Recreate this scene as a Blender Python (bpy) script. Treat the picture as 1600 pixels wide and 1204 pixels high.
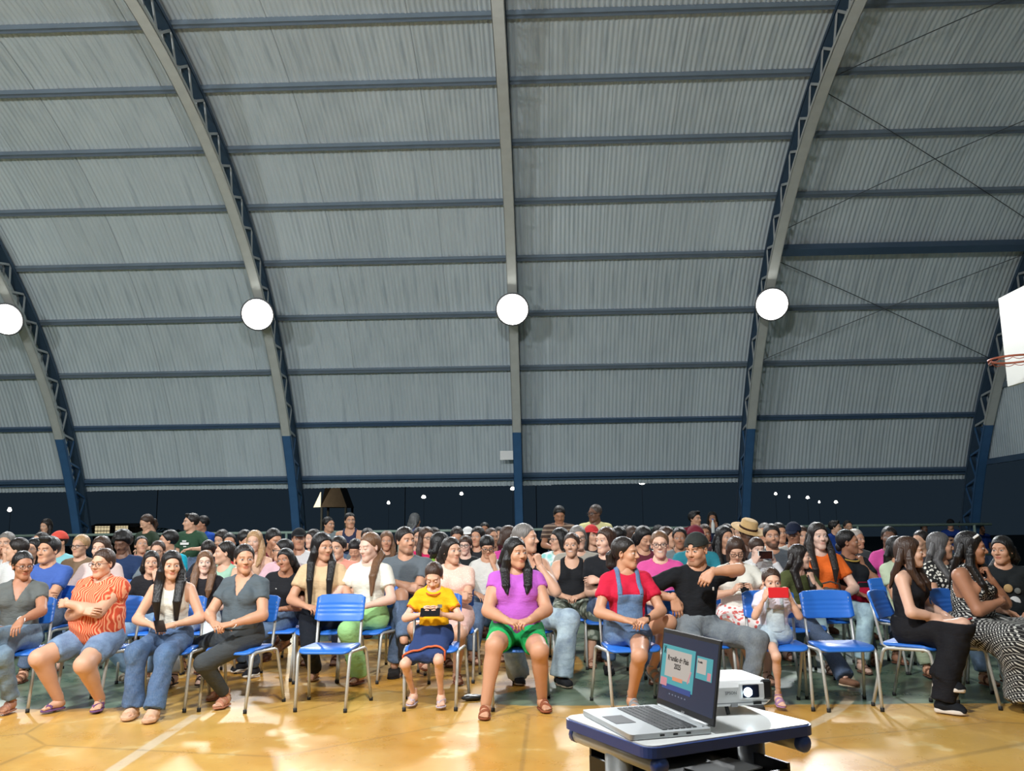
import bpy, math, random
import numpy as np
from math import sin, cos, pi, atan, atan2, sqrt, radians
from mathutils import Matrix, Vector

for _o in list(bpy.data.objects):
    bpy.data.objects.remove(_o)
scene = bpy.context.scene
COL = scene.collection
random.seed(4)
RNG = np.random.RandomState(7)

# ------------------------------------------------------------------ camera
CAM_H, FPX = 1.324, 1358.0
YAW, PITCH, ROLL = 0.030, atan(228 / 1358.0), -0.012


def cam_axes():
    cy, sy, cp, sp = cos(YAW), sin(YAW), cos(PITCH), sin(PITCH)
    f = np.array([-sy * cp, cy * cp, sp])
    r = np.array([cy, sy, 0.0])
    u = np.cross(r, f)
    return r * cos(ROLL) + u * sin(ROLL), -r * sin(ROLL) + u * cos(ROLL), f


CR, CU, CF = cam_axes()
cam_data = bpy.data.cameras.new('camera')
cam_data.sensor_fit = 'HORIZONTAL'
cam_data.sensor_width = 36.0
cam_data.lens = 36.0 * FPX / 1600.0
cam_data.clip_end = 400
cam = bpy.data.objects.new('camera', cam_data)
COL.objects.link(cam)
cam.matrix_world = Matrix(((CR[0], CU[0], -CF[0], 0), (CR[1], CU[1], -CF[1], 0), (CR[2], CU[2], -CF[2], CAM_H), (0, 0, 0, 1)))
scene.camera = cam


def ray(px, py):
    return CF + CR * (px - 800) / FPX + CU * (602 - py) / FPX


def on_z(px, py, z=0.0):
    d = ray(px, py)
    return np.array([0, 0, CAM_H]) + d * ((z - CAM_H) / d[2])


def on_y(px, py, y):
    d = ray(px, py)
    return np.array([0, 0, CAM_H]) + d * (y / d[1])


# ------------------------------------------------------------------ world, exposure
world = bpy.data.worlds.new('night')
scene.world = world
world.use_nodes = True
bg = world.node_tree.nodes['Background']
bg.inputs['Color'].default_value = (0.40, 0.68, 1.0, 1)
bg.inputs['Strength'].default_value = 0.026
scene.view_settings.view_transform = 'Standard'
scene.view_settings.look = 'None'
scene.view_settings.gamma = 1.0
scene.view_settings.use_curve_mapping = False
scene.view_settings.exposure = 0.0

# ------------------------------------------------------------------ hall dimensions (circular arch roof)
YC, ZC, RAD = 9.19, -2.44, 11.65
PH0, DPH = 0.446, 0.112
BAY, X0 = 5.0, -0.466
TRUSS_X = [X0 + BAY * k for k in (-3, -2, -1, 0, 1, 2)]
XL, XR = X0 - 3 * BAY - 0.15, X0 + 2 * BAY + 0.22
FLOOD_W_FAR, FLOOD_W_NEAR = 200.0, 420.0
LAMP_PHI = 0.838
LAMP_R = RAD - 0.86


# ------------------------------------------------------------------ helpers
def lin(c):
    c = np.array(c, float) / 255.0
    return tuple(np.where(c <= 0.04045, c / 12.92, ((c + 0.055) / 1.055) ** 2.4))


def link(o, parent=None):
    COL.objects.link(o)
    if parent is not None:
        o.parent = parent
    return o


def mesh_np(name, V, Q, smooth=True):
    """mesh from vertex array and list of face arrays (quads / tris)"""
    me = bpy.data.meshes.new(name)
    V = np.asarray(V, np.float32)
    if not isinstance(Q, list):
        Q = [Q]
    Q = [np.asarray(q, np.int32) for q in Q if len(q)]
    nl = sum(q.size for q in Q)
    nf = sum(len(q) for q in Q)
    me.vertices.add(len(V))
    me.vertices.foreach_set('co', V.ravel())
    me.loops.add(nl)
    me.loops.foreach_set('vertex_index', np.concatenate([q.ravel() for q in Q]))
    me.polygons.add(nf)
    tot = np.concatenate([np.full(len(q), q.shape[1]) for q in Q])
    st = np.concatenate([[0], np.cumsum(tot)[:-1]])
    me.polygons.foreach_set('loop_start', st.astype(np.int32))
    me.polygons.foreach_set('loop_total', tot.astype(np.int32))
    me.update(calc_edges=True)
    if smooth:
        me.polygons.foreach_set('use_smooth', np.ones(nf, bool))
    return me


class MB:
    """collects simple shapes into one mesh"""
    def __init__(self):
        self.v, self.f, self.n = [], [], 0

    def add(self, V, F):
        self.v.append(np.asarray(V, float))
        for q in F:
            self.f.append(tuple(int(i) + self.n for i in q))
        self.n += len(V)
        return self

    def box(self, c, s, R=None, bev=0.0):
        x, y, z = np.array(s) / 2.0
        if bev <= 0:
            V = np.array([(a, b, d) for a in (-x, x) for b in (-y, y) for d in (-z, z)])
            F = [(0, 1, 3, 2), (4, 6, 7, 5), (0, 4, 5, 1), (2, 3, 7, 6), (0, 2, 6, 4), (1, 5, 7, 3)]
        else:
            b = min(bev, x * .98, y * .98, z * .98)
            V, idx = [], {}
            for sx in (-1, 1):
                for sy in (-1, 1):
                    for sz in (-1, 1):
                        for k in range(3):
                            p = [sx * (x - b), sy * (y - b), sz * (z - b)]
                            p[k] = (sx * x, sy * y, sz * z)[k]
                            idx[(sx, sy, sz, k)] = len(V)
                            V.append(p)
            F = []
            for k in range(3):
                o = [i for i in range(3) if i != k]
                for s_ in (-1, 1):
                    q = []
                    for a, d in ((-1, -1), (1, -1), (1, 1), (-1, 1)):
                        t = [0, 0, 0]
                        t[k], t[o[0]], t[o[1]] = s_, a, d
                        q.append(idx[tuple(t) + (k,)])
                    F.append(q)
                for a in (-1, 1):
                    for d in (-1, 1):
                        t0, t1 = [0, 0, 0], [0, 0, 0]
                        t0[o[0]] = t1[o[0]] = a
                        t0[o[1]] = t1[o[1]] = d
                        t0[k], t1[k] = -1, 1
                        F.append([idx[tuple(t0) + (o[0],)], idx[tuple(t1) + (o[0],)], idx[tuple(t1) + (o[1],)], idx[tuple(t0) + (o[1],)]])
            for sx in (-1, 1):
                for sy in (-1, 1):
                    for sz in (-1, 1):
                        F.append([idx[(sx, sy, sz, k)] for k in range(3)])
            V = np.array(V)
        if R is not None:
            V = V @ np.asarray(R).T
        return self.add(V + np.array(c), F)

    def tube(self, pts, r, n=8, cap=True, flat=1.0):
        P = np.asarray(pts, float)
        m = len(P)
        rr = np.broadcast_to(np.asarray(r, float), (m,))
        T = np.gradient(P, axis=0)
        T /= np.linalg.norm(T, axis=1)[:, None] + 1e-9
        up = np.array([0, 0, 1.0]) if abs(T[0][2]) < .9 else np.array([1.0, 0, 0])
        V = []
        A = np.cross(up, T[0])
        A /= np.linalg.norm(A)
        for i in range(m):
            A = A - T[i] * (A @ T[i])
            A /= np.linalg.norm(A) + 1e-9
            B = np.cross(T[i], A)
            for k in range(n):
                a = 2 * pi * k / n
                V.append(P[i] + rr[i] * (cos(a) * A + flat * sin(a) * B))
        F = []
        for i in range(m - 1):
            for k in range(n):
                k2 = (k + 1) % n
                F.append((i * n + k, i * n + k2, (i + 1) * n + k2, (i + 1) * n + k))
        if cap:
            F.append(tuple(range(n))[::-1])
            F.append(tuple((m - 1) * n + k for k in range(n)))
        return self.add(V, F)

    def lathe(self, prof, n=20, c=(0, 0, 0), R=None):
        V, F = [], []
        for (r, z) in prof:
            for k in range(n):
                V.append((r * cos(2 * pi * k / n), r * sin(2 * pi * k / n), z))
        m = len(prof)
        for i in range(m - 1):
            for k in range(n):
                k2 = (k + 1) % n
                F.append((i * n + k, i * n + k2, (i + 1) * n + k2, (i + 1) * n + k))
        F.append(tuple(range(n))[::-1])
        F.append(tuple((m - 1) * n + k for k in range(n)))
        V = np.array(V)
        if R is not None:
            V = V @ np.asarray(R).T
        return self.add(V + np.array(c), F)

    def prism(self, outline, z0, z1):
        n = len(outline)
        V = [(x, y, z0) for x, y in outline] + [(x, y, z1) for x, y in outline]
        F = [tuple(range(n))[::-1], tuple(range(n, 2 * n))] + [(i, (i + 1) % n, n + (i + 1) % n, n + i) for i in range(n)]
        return self.add(V, F)

    def mesh(self, name, mat=None, smooth=False):
        me = bpy.data.meshes.new(name)
        me.from_pydata(np.concatenate(self.v).tolist(), [], self.f)
        if smooth:
            me.polygons.foreach_set('use_smooth', np.ones(len(me.polygons), bool))
        if mat:
            me.materials.append(mat)
        me.update()
        return me

    def build(self, name, mat, parent=None, smooth=False):
        return link(bpy.data.objects.new(name, self.mesh(name, mat, smooth)), parent)


def obj(name, me, parent=None, mat=None):
    if mat is not None and not me.materials:
        me.materials.append(mat)
    return link(bpy.data.objects.new(name, me), parent)


def empty(name, loc=(0, 0, 0), rz=0.0):
    o = bpy.data.objects.new(name, None)
    o.empty_display_size = 0.1
    o.location = loc
    o.rotation_euler = (0, 0, rz)
    return link(o)


def tag(o, label, cat, group=None):
    o['label'] = label
    o['category'] = cat
    if group:
        o['group'] = group
    return o


def structure(o, label=None):
    o['kind'] = 'structure'
    if label:
        o['label'] = label
    return o


def rounded_rect(w, d, r, n=5):
    out = []
    for cx, cy, a0 in ((w / 2 - r, d / 2 - r, 0), (-w / 2 + r, d / 2 - r, pi / 2), (-w / 2 + r, -d / 2 + r, pi), (w / 2 - r, -d / 2 + r, 1.5 * pi)):
        for k in range(n + 1):
            a = a0 + pi / 2 * k / n
            out.append((cx + r * cos(a), cy + r * sin(a)))
    return out


def rot_x(a):
    return np.array([[1, 0, 0], [0, cos(a), -sin(a)], [0, sin(a), cos(a)]])


def rot_y(a):
    return np.array([[cos(a), 0, sin(a)], [0, 1, 0], [-sin(a), 0, cos(a)]])


def rot_z(a):
    return np.array([[cos(a), -sin(a), 0], [sin(a), cos(a), 0], [0, 0, 1]])


# ------------------------------------------------------------------ materials
MATS = {}


class NT:
    def __init__(self, name):
        self.m = bpy.data.materials.new(name)
        self.m.use_nodes = True
        self.t = self.m.node_tree
        self.b = self.t.nodes['Principled BSDF']

    def n(self, kind, **kw):
        nd = self.t.nodes.new(kind)
        for k, v in kw.items():
            if k in nd.inputs.keys():
                nd.inputs[k].default_value = v
            else:
                setattr(nd, k, v)
        return nd

    def l(self, a, b):
        self.t.links.new(a, b)

    def math(self, op, a, b=None, clamp=False):
        nd = self.t.nodes.new('ShaderNodeMath')
        nd.operation = op
        nd.use_clamp = clamp
        for i, v in enumerate((a, b)):
            if v is None:
                continue
            if isinstance(v, (int, float)):
                nd.inputs[i].default_value = v
            else:
                self.l(v, nd.inputs[i])
        return nd.outputs[0]

    def mix(self, fac, a, b, mode='MIX'):
        nd = self.t.nodes.new('ShaderNodeMix')
        nd.data_type = 'RGBA'
        nd.blend_type = mode
        for i, v in ((0, fac), (6, a), (7, b)):
            if isinstance(v, (int, float)):
                nd.inputs[i].default_value = v
            elif isinstance(v, tuple):
                nd.inputs[i].default_value = v[:3] + (1,)
            else:
                self.l(v, nd.inputs[i])
        return nd.outputs[2]

    def ramp(self, fac, p0, p1, c0=(0, 0, 0), c1=(1, 1, 1)):
        nd = self.t.nodes.new('ShaderNodeValToRGB')
        e = nd.color_ramp.elements
        e[0].position, e[1].position = p0, p1
        e[0].color, e[1].color = c0 + (1,), c1 + (1,)
        self.l(fac, nd.inputs[0])
        return nd.outputs[0]

    def set(self, **kw):
        for k, v in kw.items():
            k = {'specular_ior_level': 'Specular IOR Level'}.get(k, k.replace('_', ' ').title())
            s = self.b.inputs[k]
            if isinstance(v, tuple):
                s.default_value = v[:3] + (1,)
            elif isinstance(v, (int, float)):
                s.default_value = v
            else:
                self.l(v, s)
        return self

    def bump(self, h, strength=.3, dist=.01):
        nd = self.n('ShaderNodeBump')
        nd.inputs['Strength'].default_value = strength
        nd.inputs['Distance'].default_value = dist
        self.l(h, nd.inputs['Height'])
        self.l(nd.outputs[0], self.b.inputs['Normal'])

    def coord(self, kind='Object', scale=None):
        tc = self.n('ShaderNodeTexCoord')
        if scale is None:
            return tc.outputs[kind]
        mp = self.n('ShaderNodeMapping')
        mp.inputs['Scale'].default_value = scale
        self.l(tc.outputs[kind], mp.inputs[0])
        return mp.outputs[0]

    def noise(self, vec, scale, detail=2, rough=.5, out=0):
        nd = self.n('ShaderNodeTexNoise', Scale=scale, Detail=detail, Roughness=rough)
        if vec is not None:
            self.l(vec, nd.inputs['Vector'])
        return nd.outputs[out]


def plain(name, c, rough=.5, metal=0.0, noise=.08, nscale=6, emit=None, es=0.0):
    t = NT(name)
    base = lin(c)
    if noise:
        nz = t.noise(t.coord('Object'), nscale, 3)
        dark = tuple(x * (1 - 2 * noise) for x in base)
        t.set(base_color=t.mix(nz, dark, tuple(min(1, x * (1 + noise)) for x in base)))
    else:
        t.set(base_color=base)
    t.set(roughness=rough, metallic=metal)
    if emit:
        t.b.inputs['Emission Color'].default_value = tuple(emit) + (1,)
        t.b.inputs['Emission Strength'].default_value = es
    return t.m


def make_materials():
    M = MATS
    # ribbed steel roofing: dull zinc with faint stains running down the ribs
    t = NT('zinc_sheet')
    oi = t.n('ShaderNodeObjectInfo')
    geo = t.coord('Object', (1.2, .35, .35))
    nz = t.noise(geo, 3.0, 4)
    big = t.noise(t.coord('Object', (6, .5, .5)), 2.0, 3)
    c = t.mix(nz, lin((184, 198, 206)), lin((212, 223, 228)))
    c = t.mix(t.math('MULTIPLY', t.ramp(big, .55, .72), .35), c, lin((128, 146, 160)))
    var = t.math('ADD', t.math('MULTIPLY', oi.outputs['Random'], .10), .92)
    cm = t.n('ShaderNodeVectorMath', operation='SCALE')
    t.l(c, cm.inputs[0])
    t.l(var, cm.inputs['Scale'])
    t.set(base_color=cm.outputs[0], roughness=.52, metallic=.25)
    M['zinc'] = t.m
    M['purlin'] = plain('purlin_grey_paint', (108, 122, 134), .5, .2)
    M['eave'] = plain('eave_blue_grey_paint', (66, 90, 116), .5, .2)
    M['chord'] = plain('chord_grey_paint', (188, 192, 188), .45, .2)
    M['blue_steel'] = plain('blue_steel_paint', (56, 96, 138), .42, .1)
    M['dark_steel'] = plain('outer_chord_paint', (62, 84, 106), .5, .2)
    M['lacing'] = plain('lacing_bar_paint', (172, 178, 180), .5, .2)
    M['cable'] = plain('bracing_rod_steel', (70, 76, 80), .5, .5)
    M['housing'] = plain('lamp_housing_grey', (90, 92, 94), .5, .4)
    M['lens'] = plain('lit_lamp_lens', (255, 255, 255), .4, 0, 0, emit=(1.0, .98, .93), es=10)
    M['lens_far'] = plain('lit_street_lamp', (255, 255, 255), .4, 0, 0, emit=(1.0, .96, .88), es=9)
    M['rail'] = plain('green_grey_rail_paint', (160, 182, 170), .5, .1)
    M['white_board'] = plain('white_board_paint', (232, 234, 226), .45, 0, .03)
    M['ring'] = plain('rust_orange_ring', (176, 96, 70), .5, .2)
    M['chair_blue'] = plain('blue_plastic', (44, 112, 206), .36, 0, .03)
    M['chair_tube'] = plain('silver_tube_paint', (186, 186, 180), .38, .35, .05)
    M['rubber'] = plain('black_rubber', (28, 28, 28), .7, 0, 0)
    M['desk_white'] = plain('white_laminate', (226, 228, 226), .32, 0, .02)
    M['desk_blue'] = plain('navy_edge_plastic', (46, 74, 146), .4, 0, .03)
    M['desk_leg'] = plain('light_grey_tube', (170, 174, 174), .4, .2, .03)
    M['black_plastic'] = plain('black_plastic', (26, 28, 30), .45, 0, 0)
    M['silver'] = plain('silver_laptop', (190, 194, 196), .38, .3, .02)
    M['key'] = plain('dark_keys', (48, 50, 52), .5, 0, 0)
    M['screen'] = plain('laptop_screen_dark', (20, 22, 30), .25, 0, 0, emit=lin((44, 52, 70)), es=1.0)
    M['s_teal'] = plain('slide_teal', (20, 60, 60), .4, 0, 0, emit=lin((72, 150, 158)), es=1.0)
    M['s_cream'] = plain('slide_cream', (60, 58, 55), .4, 0, 0, emit=lin((176, 168, 160)), es=1.0)
    M['s_blue'] = plain('slide_blue', (20, 30, 60), .4, 0, 0, emit=lin((46, 66, 124)), es=1.0)
    M['s_pink'] = plain('slide_pink', (60, 40, 40), .4, 0, 0, emit=lin((196, 130, 138)), es=1.0)
    M['s_orange'] = plain('slide_orange', (60, 40, 30), .4, 0, 0, emit=lin((208, 138, 104)), es=1.0)
    M['s_dark'] = plain('slide_lettering', (10, 10, 12), .4, 0, 0)
    M['s_grey'] = plain('slide_grey_marks', (40, 44, 52), .4, 0, 0, emit=lin((96, 104, 122)), es=1.0)
    M['proj_white'] = plain('projector_white', (236, 238, 238), .4, 0, .02)
    M['proj_grey'] = plain('projector_lettering_grey', (150, 152, 154), .5, 0, 0)
    M['proj_lens'] = plain('projector_lit_lens', (220, 240, 255), .1, 0, 0, emit=(.72, .9, 1.0), es=14)
    M['glass_dark'] = plain('dark_glass', (20, 30, 48), .08, 0, 0)
    M['metal_frame'] = plain('spectacle_frame', (30, 26, 26), .35, .2, 0)
    M['gold'] = plain('gold_metal', (206, 160, 84), .3, .9, 0)
    M['silver_band'] = plain('silver_jewellery', (210, 210, 206), .3, .8, 0)
    M['phone'] = plain('phone_black', (16, 17, 20), .2, 0, 0)
    M['phone_lit'] = plain('phone_lit_screen', (20, 20, 24), .2, 0, 0, emit=lin((90, 110, 150)), es=.8)
    M['red_case'] = plain('red_phone_case', (214, 34, 44), .45, 0, .02)
    M['ground'] = plain('night_grass', (30, 40, 30), .95, 0, .2, 2)
    M['house'] = plain('house_wall_render', (66, 62, 54), .9, 0, .1)
    M['window_lit'] = plain('lit_window_pane', (230, 220, 190), .4, 0, 0, emit=lin((232, 214, 172)), es=.75)
    M['window_bar'] = plain('window_iron_bar', (30, 26, 22), .6, 0, 0)
    M['hut_roof'] = plain('brown_hut_roof', (96, 84, 70), .9, 0, .15)
    M['hut_gable'] = plain('glowing_white_gable', (236, 228, 204), .7, 0, 0, emit=lin((226, 216, 186)), es=.8)  # lamplight on the gable wall is put in as its own emission
    M['pole'] = plain('dark_pole', (56, 60, 60), .8, 0, .1)
    M['palm'] = plain('palm_leaf', (58, 84, 52), .7, 0, .15)
    M['trunk'] = plain('palm_trunk', (84, 74, 60), .9, 0, .2)
    M['paper'] = plain('white_paper', (226, 228, 226), .7, 0, .02)
    M['straw'] = plain('straw_weave', (206, 170, 116), .8, 0, .12, 60)
    M['white_print'] = plain('white_print', (232, 232, 228), .7, 0, 0)
    M['grey_print'] = plain('grey_print', (120, 124, 120), .8, 0, .25, 40)

    # skin: tone is the object's own colour; masks mark lips, brows/iris/beard and eye whites / teeth
    t = NT('skin')
    oi = t.n('ShaderNodeObjectInfo')
    at = t.n('ShaderNodeAttribute', attribute_name='mask')
    sep = t.n('ShaderNodeSeparateColor')
    t.l(at.outputs['Color'], sep.inputs[0])
    nz = t.noise(t.coord('Object'), 30, 3)
    base = t.mix(t.math('MULTIPLY', nz, .22), oi.outputs['Color'], t.mix(1.0, oi.outputs['Color'], (.80, .62, .55), 'MULTIPLY'))
    lips = t.mix(1.0, oi.outputs['Color'], (.80, .42, .42), 'MULTIPLY')
    c = t.mix(sep.outputs[0], base, lips)
    c = t.mix(sep.outputs[2], c, (.60, .57, .54))
    c = t.mix(sep.outputs[1], c, (.018, .012, .010))
    t.set(base_color=c, roughness=.48, specular_ior_level=.4)
    M['skin'] = t.m

    t = NT('hair')
    oi = t.n('ShaderNodeObjectInfo')
    nz = t.noise(t.coord('Object', (60, 60, 7)), 1.6, 3)
    c = t.mix(nz, t.mix(1.0, oi.outputs['Color'], (.45, .45, .45), 'MULTIPLY'), t.mix(1.0, oi.outputs['Color'], (1.7, 1.6, 1.5), 'MULTIPLY'))
    t.set(base_color=c, roughness=.42, specular_ior_level=.45)
    t.bump(nz, .7, .012)
    M['hair'] = t.m

    t = NT('cloth')
    oi = t.n('ShaderNodeObjectInfo')
    nz = t.noise(t.coord('Object'), 9, 4, .6)
    c = t.mix(t.math('MULTIPLY', nz, .35), oi.outputs['Color'], t.mix(1.0, oi.outputs['Color'], (.62, .62, .64), 'MULTIPLY'))
    t.set(base_color=c, roughness=.85, specular_ior_level=.2)
    t.bump(t.noise(t.coord('Object', (1, 1, 2.2)), 11, 3, .55), .55, .02)
    M['cloth'] = t.m

    t = NT('denim')
    oi = t.n('ShaderNodeObjectInfo')
    nz = t.noise(t.coord('Object'), 7, 4, .6)
    fine = t.noise(t.coord('Object', (1, 1, .3)), 160, 2)
    c = t.mix(t.ramp(nz, .3, .75), t.mix(1.0, oi.outputs['Color'], (.55, .58, .66), 'MULTIPLY'), t.mix(1.0, oi.outputs['Color'], (1.45, 1.4, 1.3), 'MULTIPLY'))
    c = t.mix(t.math('MULTIPLY', fine, .25), c, (.5, .55, .62))
    t.set(base_color=c, roughness=.8, specular_ior_level=.2)
    t.bump(t.noise(t.coord('Object', (1, 1, 1.6)), 12, 3), .55, .02)
    M['denim'] = t.m

    t = NT('swirl_print')
    w = t.n('ShaderNodeTexWave', wave_type='BANDS', Scale=16.0, Distortion=16.0, Detail=1.5)
    w.inputs['Detail Scale'].default_value = .55
    t.l(t.coord('Object'), w.inputs['Vector'])
    t.set(base_color=t.mix(t.ramp(w.outputs[0], .52, .72), lin((204, 74, 42)), lin((238, 160, 118))), roughness=.8)
    M['swirl'] = t.m

    def dots(name, c0, c1, s, lo, hi, kind='F1'):
        t = NT(name)
        v = t.n('ShaderNodeTexVoronoi', Scale=s, feature=kind)
        if kind == 'F1' and name.startswith('dotted'):
            v.inputs['Randomness'].default_value = .15
        t.l(t.coord('Object'), v.inputs['Vector'])
        t.set(base_color=t.mix(t.ramp(v.outputs['Distance'], lo, hi), lin(c1), lin(c0)), roughness=.85)
        return t.m
    t = NT('dotted_black_white_print')
    s = t.n('ShaderNodeSeparateXYZ')
    t.l(t.coord('Object'), s.inputs[0])
    u = t.math('MULTIPLY', t.math('ADD', t.math('MULTIPLY', s.outputs[0], .9), t.math('MULTIPLY', s.outputs[1], .6)), 165)
    v = t.math('MULTIPLY', t.math('ADD', s.outputs[2], t.math('MULTIPLY', s.outputs[1], -.5)), 165)
    dt = t.math('GREATER_THAN', t.math('MULTIPLY', t.math('SINE', u), t.math('SINE', v)), .50)
    l1 = t.math('LESS_THAN', t.math('ABSOLUTE', t.math('SINE', t.math('MULTIPLY', t.math('ADD', u, v), .5))), .09)
    l2 = t.math('LESS_THAN', t.math('ABSOLUTE', t.math('SINE', t.math('MULTIPLY', t.math('SUBTRACT', u, v), .5))), .09)
    t.set(base_color=t.mix(t.math('MAXIMUM', dt, t.math('MAXIMUM', l1, l2)), lin((22, 22, 25)), lin((206, 206, 200))), roughness=.85)
    M['dots'] = t.m
    M['animal'] = dots('animal_black_white_print', (30, 28, 28), (232, 228, 216), 34, .38, .44)
    M['floral'] = dots('floral_red_white_print', (236, 228, 222), (214, 96, 90), 24, .34, .46)
    M['camo'] = dots('green_mottled_print', (96, 106, 92), (170, 176, 160), 15, .3, .5)
    M['lace'] = dots('pale_pink_lace', (236, 196, 178), (246, 216, 200), 60, .2, .4)
    M['tie'] = dots('aqua_white_print', (232, 238, 234), (138, 206, 200), 11, .3, .6)

    t = NT('striped_polo')
    s = t.n('ShaderNodeSeparateXYZ')
    t.l(t.coord('Object'), s.inputs[0])
    st = t.math('SINE', t.math('MULTIPLY', s.outputs[2], 95))
    t.set(base_color=t.mix(t.ramp(st, .45, .6), lin((76, 58, 50)), lin((150, 128, 108))), roughness=.85)
    M['stripe'] = t.m
    t = NT('plaid_blue')
    s = t.n('ShaderNodeSeparateXYZ')
    t.l(t.coord('Object'), s.inputs[0])
    a = t.math('SINE', t.math('MULTIPLY', s.outputs[2], 110))
    b = t.math('SINE', t.math('MULTIPLY', s.outputs[0], 110))
    t.set(base_color=t.mix(t.ramp(t.math('ADD', a, b), .3, .8), lin((34, 66, 150)), lin((110, 140, 200))), roughness=.85)
    M['plaid'] = t.m

    # court floor: ochre paint, green outside, worn pale patches, satin gloss
    t = NT('court_paint')
    co = t.coord('Object')
    s = t.n('ShaderNodeSeparateXYZ')
    t.l(co, s.inputs[0])
    X, Y = s.outputs[0], s.outputs[1]
    wob = t.math('MULTIPLY', t.math('SUBTRACT', t.noise(co, 3.0, 3), .5), .12)
    d1 = t.math('SUBTRACT', Y, 6.98)
    dx = t.math('ADD', X, 1.75)
    dy = t.math('SUBTRACT', Y, 9.19)
    dist = t.math('SQRT', t.math('ADD', t.math('MULTIPLY', dx, dx), t.math('MULTIPLY', dy, dy)))
    d2 = t.math('SUBTRACT', dist, 2.15)
    sm = t.n('ShaderNodeMath', operation='SMOOTH_MIN')
    t.l(d1, sm.inputs[0])
    t.l(d2, sm.inputs[1])
    sm.inputs[2].default_value = 1.2
    dd = t.math('ADD', sm.outputs[0], wob)
    grn = t.ramp(dd, .0, .03)
    big = t.noise(co, .55, 5, .62)
    med = t.noise(co, 2.2, 5, .6)
    fine = t.noise(co, 26, 4, .6)
    yel = t.mix(t.ramp(big, .40, .58), lin((200, 144, 54)), lin((214, 170, 88)))
    yel = t.mix(t.ramp(med, .60, .66), yel, lin((222, 190, 124)))
    green = t.mix(t.ramp(med, .40, .60), lin((86, 110, 88)), lin((126, 142, 118)))
    c = t.mix(grn, yel, green)
    # worn pale diagonal line and cross line of the court marking
    e1 = t.math('ABSOLUTE', t.math('ADD', t.math('ADD', X, t.math('MULTIPLY', Y, .0745)), 2.089))
    l1 = t.math('MULTIPLY', t.ramp(e1, .035, .05, (1, 1, 1), (0, 0, 0)), t.math('LESS_THAN', Y, 6.75))
    rng_ = t.math('ABSOLUTE', t.math('SUBTRACT', dist, 4.6))
    l2 = t.ramp(rng_, .035, .05, (1, 1, 1), (0, 0, 0))
    lm = t.math('MULTIPLY', t.math('MAXIMUM', l1, l2), t.ramp(med, .36, .52))
    c = t.mix(t.math('MULTIPLY', lm, .8), c, lin((226, 206, 172)))
    c = t.mix(t.math('MULTIPLY', t.ramp(fine, .55, .8), .35), c, lin((150, 122, 84)))
    cr = t.n('ShaderNodeTexVoronoi', Scale=.45, feature='DISTANCE_TO_EDGE')
    t.l(co, cr.inputs['Vector'])
    c = t.mix(t.ramp(cr.outputs['Distance'], .003, .006, (.3, .3, .3), (0, 0, 0)), c, lin((90, 76, 60)))
    t.set(base_color=c, roughness=t.math('ADD', t.math('MULTIPLY', med, .18), .20), specular_ior_level=.5)
    t.bump(t.noise(co, 60, 3), .06, .004)
    M['floor'] = t.m


make_materials()
M = MATS

# ------------------------------------------------------------------ ground, floor
structure(MB().box((0, 30, -.32), (300, 240, .2)).build('ground', M['ground']), 'dark grass around the covered court')
structure(MB().box(((XL + XR) / 2, YC, -.11), (XR - XL + 1.2, 25.4, .22)).build('floor', M['floor']), 'ochre and green painted concrete court floor')
structure(MB().box(((XL + XR) / 2, YC, -.165), (XR - XL + 1.6, 25.8, .11)).build('trim_1', M['house']), 'concrete kerb around the court slab')

# ------------------------------------------------------------------ roof: ribbed sheets on purlins
ceiling = structure(empty('ceiling'), 'arched roof of ribbed zinc sheets on grey purlins')


def sheet_mesh(w, a0, a1, waves=13, seg=10, r0=RAD):
    nx = waves * 4
    xs = np.linspace(0, w + .03, nx + 1)
    pr = .013 * np.clip(1.7 * np.sin(np.linspace(0, 2 * pi * waves, nx + 1)), -1, 1)
    an = np.linspace(a0, a1, seg + 1)
    V = np.array([(xs[i], (r0 + pr[i]) * cos(a), (r0 + pr[i]) * sin(a)) for a in an for i in range(nx + 1)])
    I = np.arange(seg)[:, None] * (nx + 1) + np.arange(nx)[None, :]
    I = I.ravel()
    me = mesh_np('roof_sheet', V, np.stack([I, I + 1, I + nx + 2, I + nx + 1], 1))
    me.materials.append(M['zinc'])
    return me


A0, A1 = PH0 - .022, pi - PH0 + .022
NSEG = 5
STEP = (A1 - A0) / NSEG
ncol = 24
W = (XR - XL) / ncol
base_sheet = sheet_mesh(W, 0, STEP + .012)
for j in range(NSEG):
    for i in range(ncol):
        o = obj('roof_sheet', base_sheet, ceiling)
        dz = .004 * (i % 2) + .006 * (j % 2)
        o.location = (XL + i * W, YC, ZC)
        o.rotation_euler = (A0 + j * STEP + random.uniform(-.0008, .0008), 0, 0)
        o.scale = (1, 1 + dz / RAD, 1 + dz / RAD)

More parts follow.
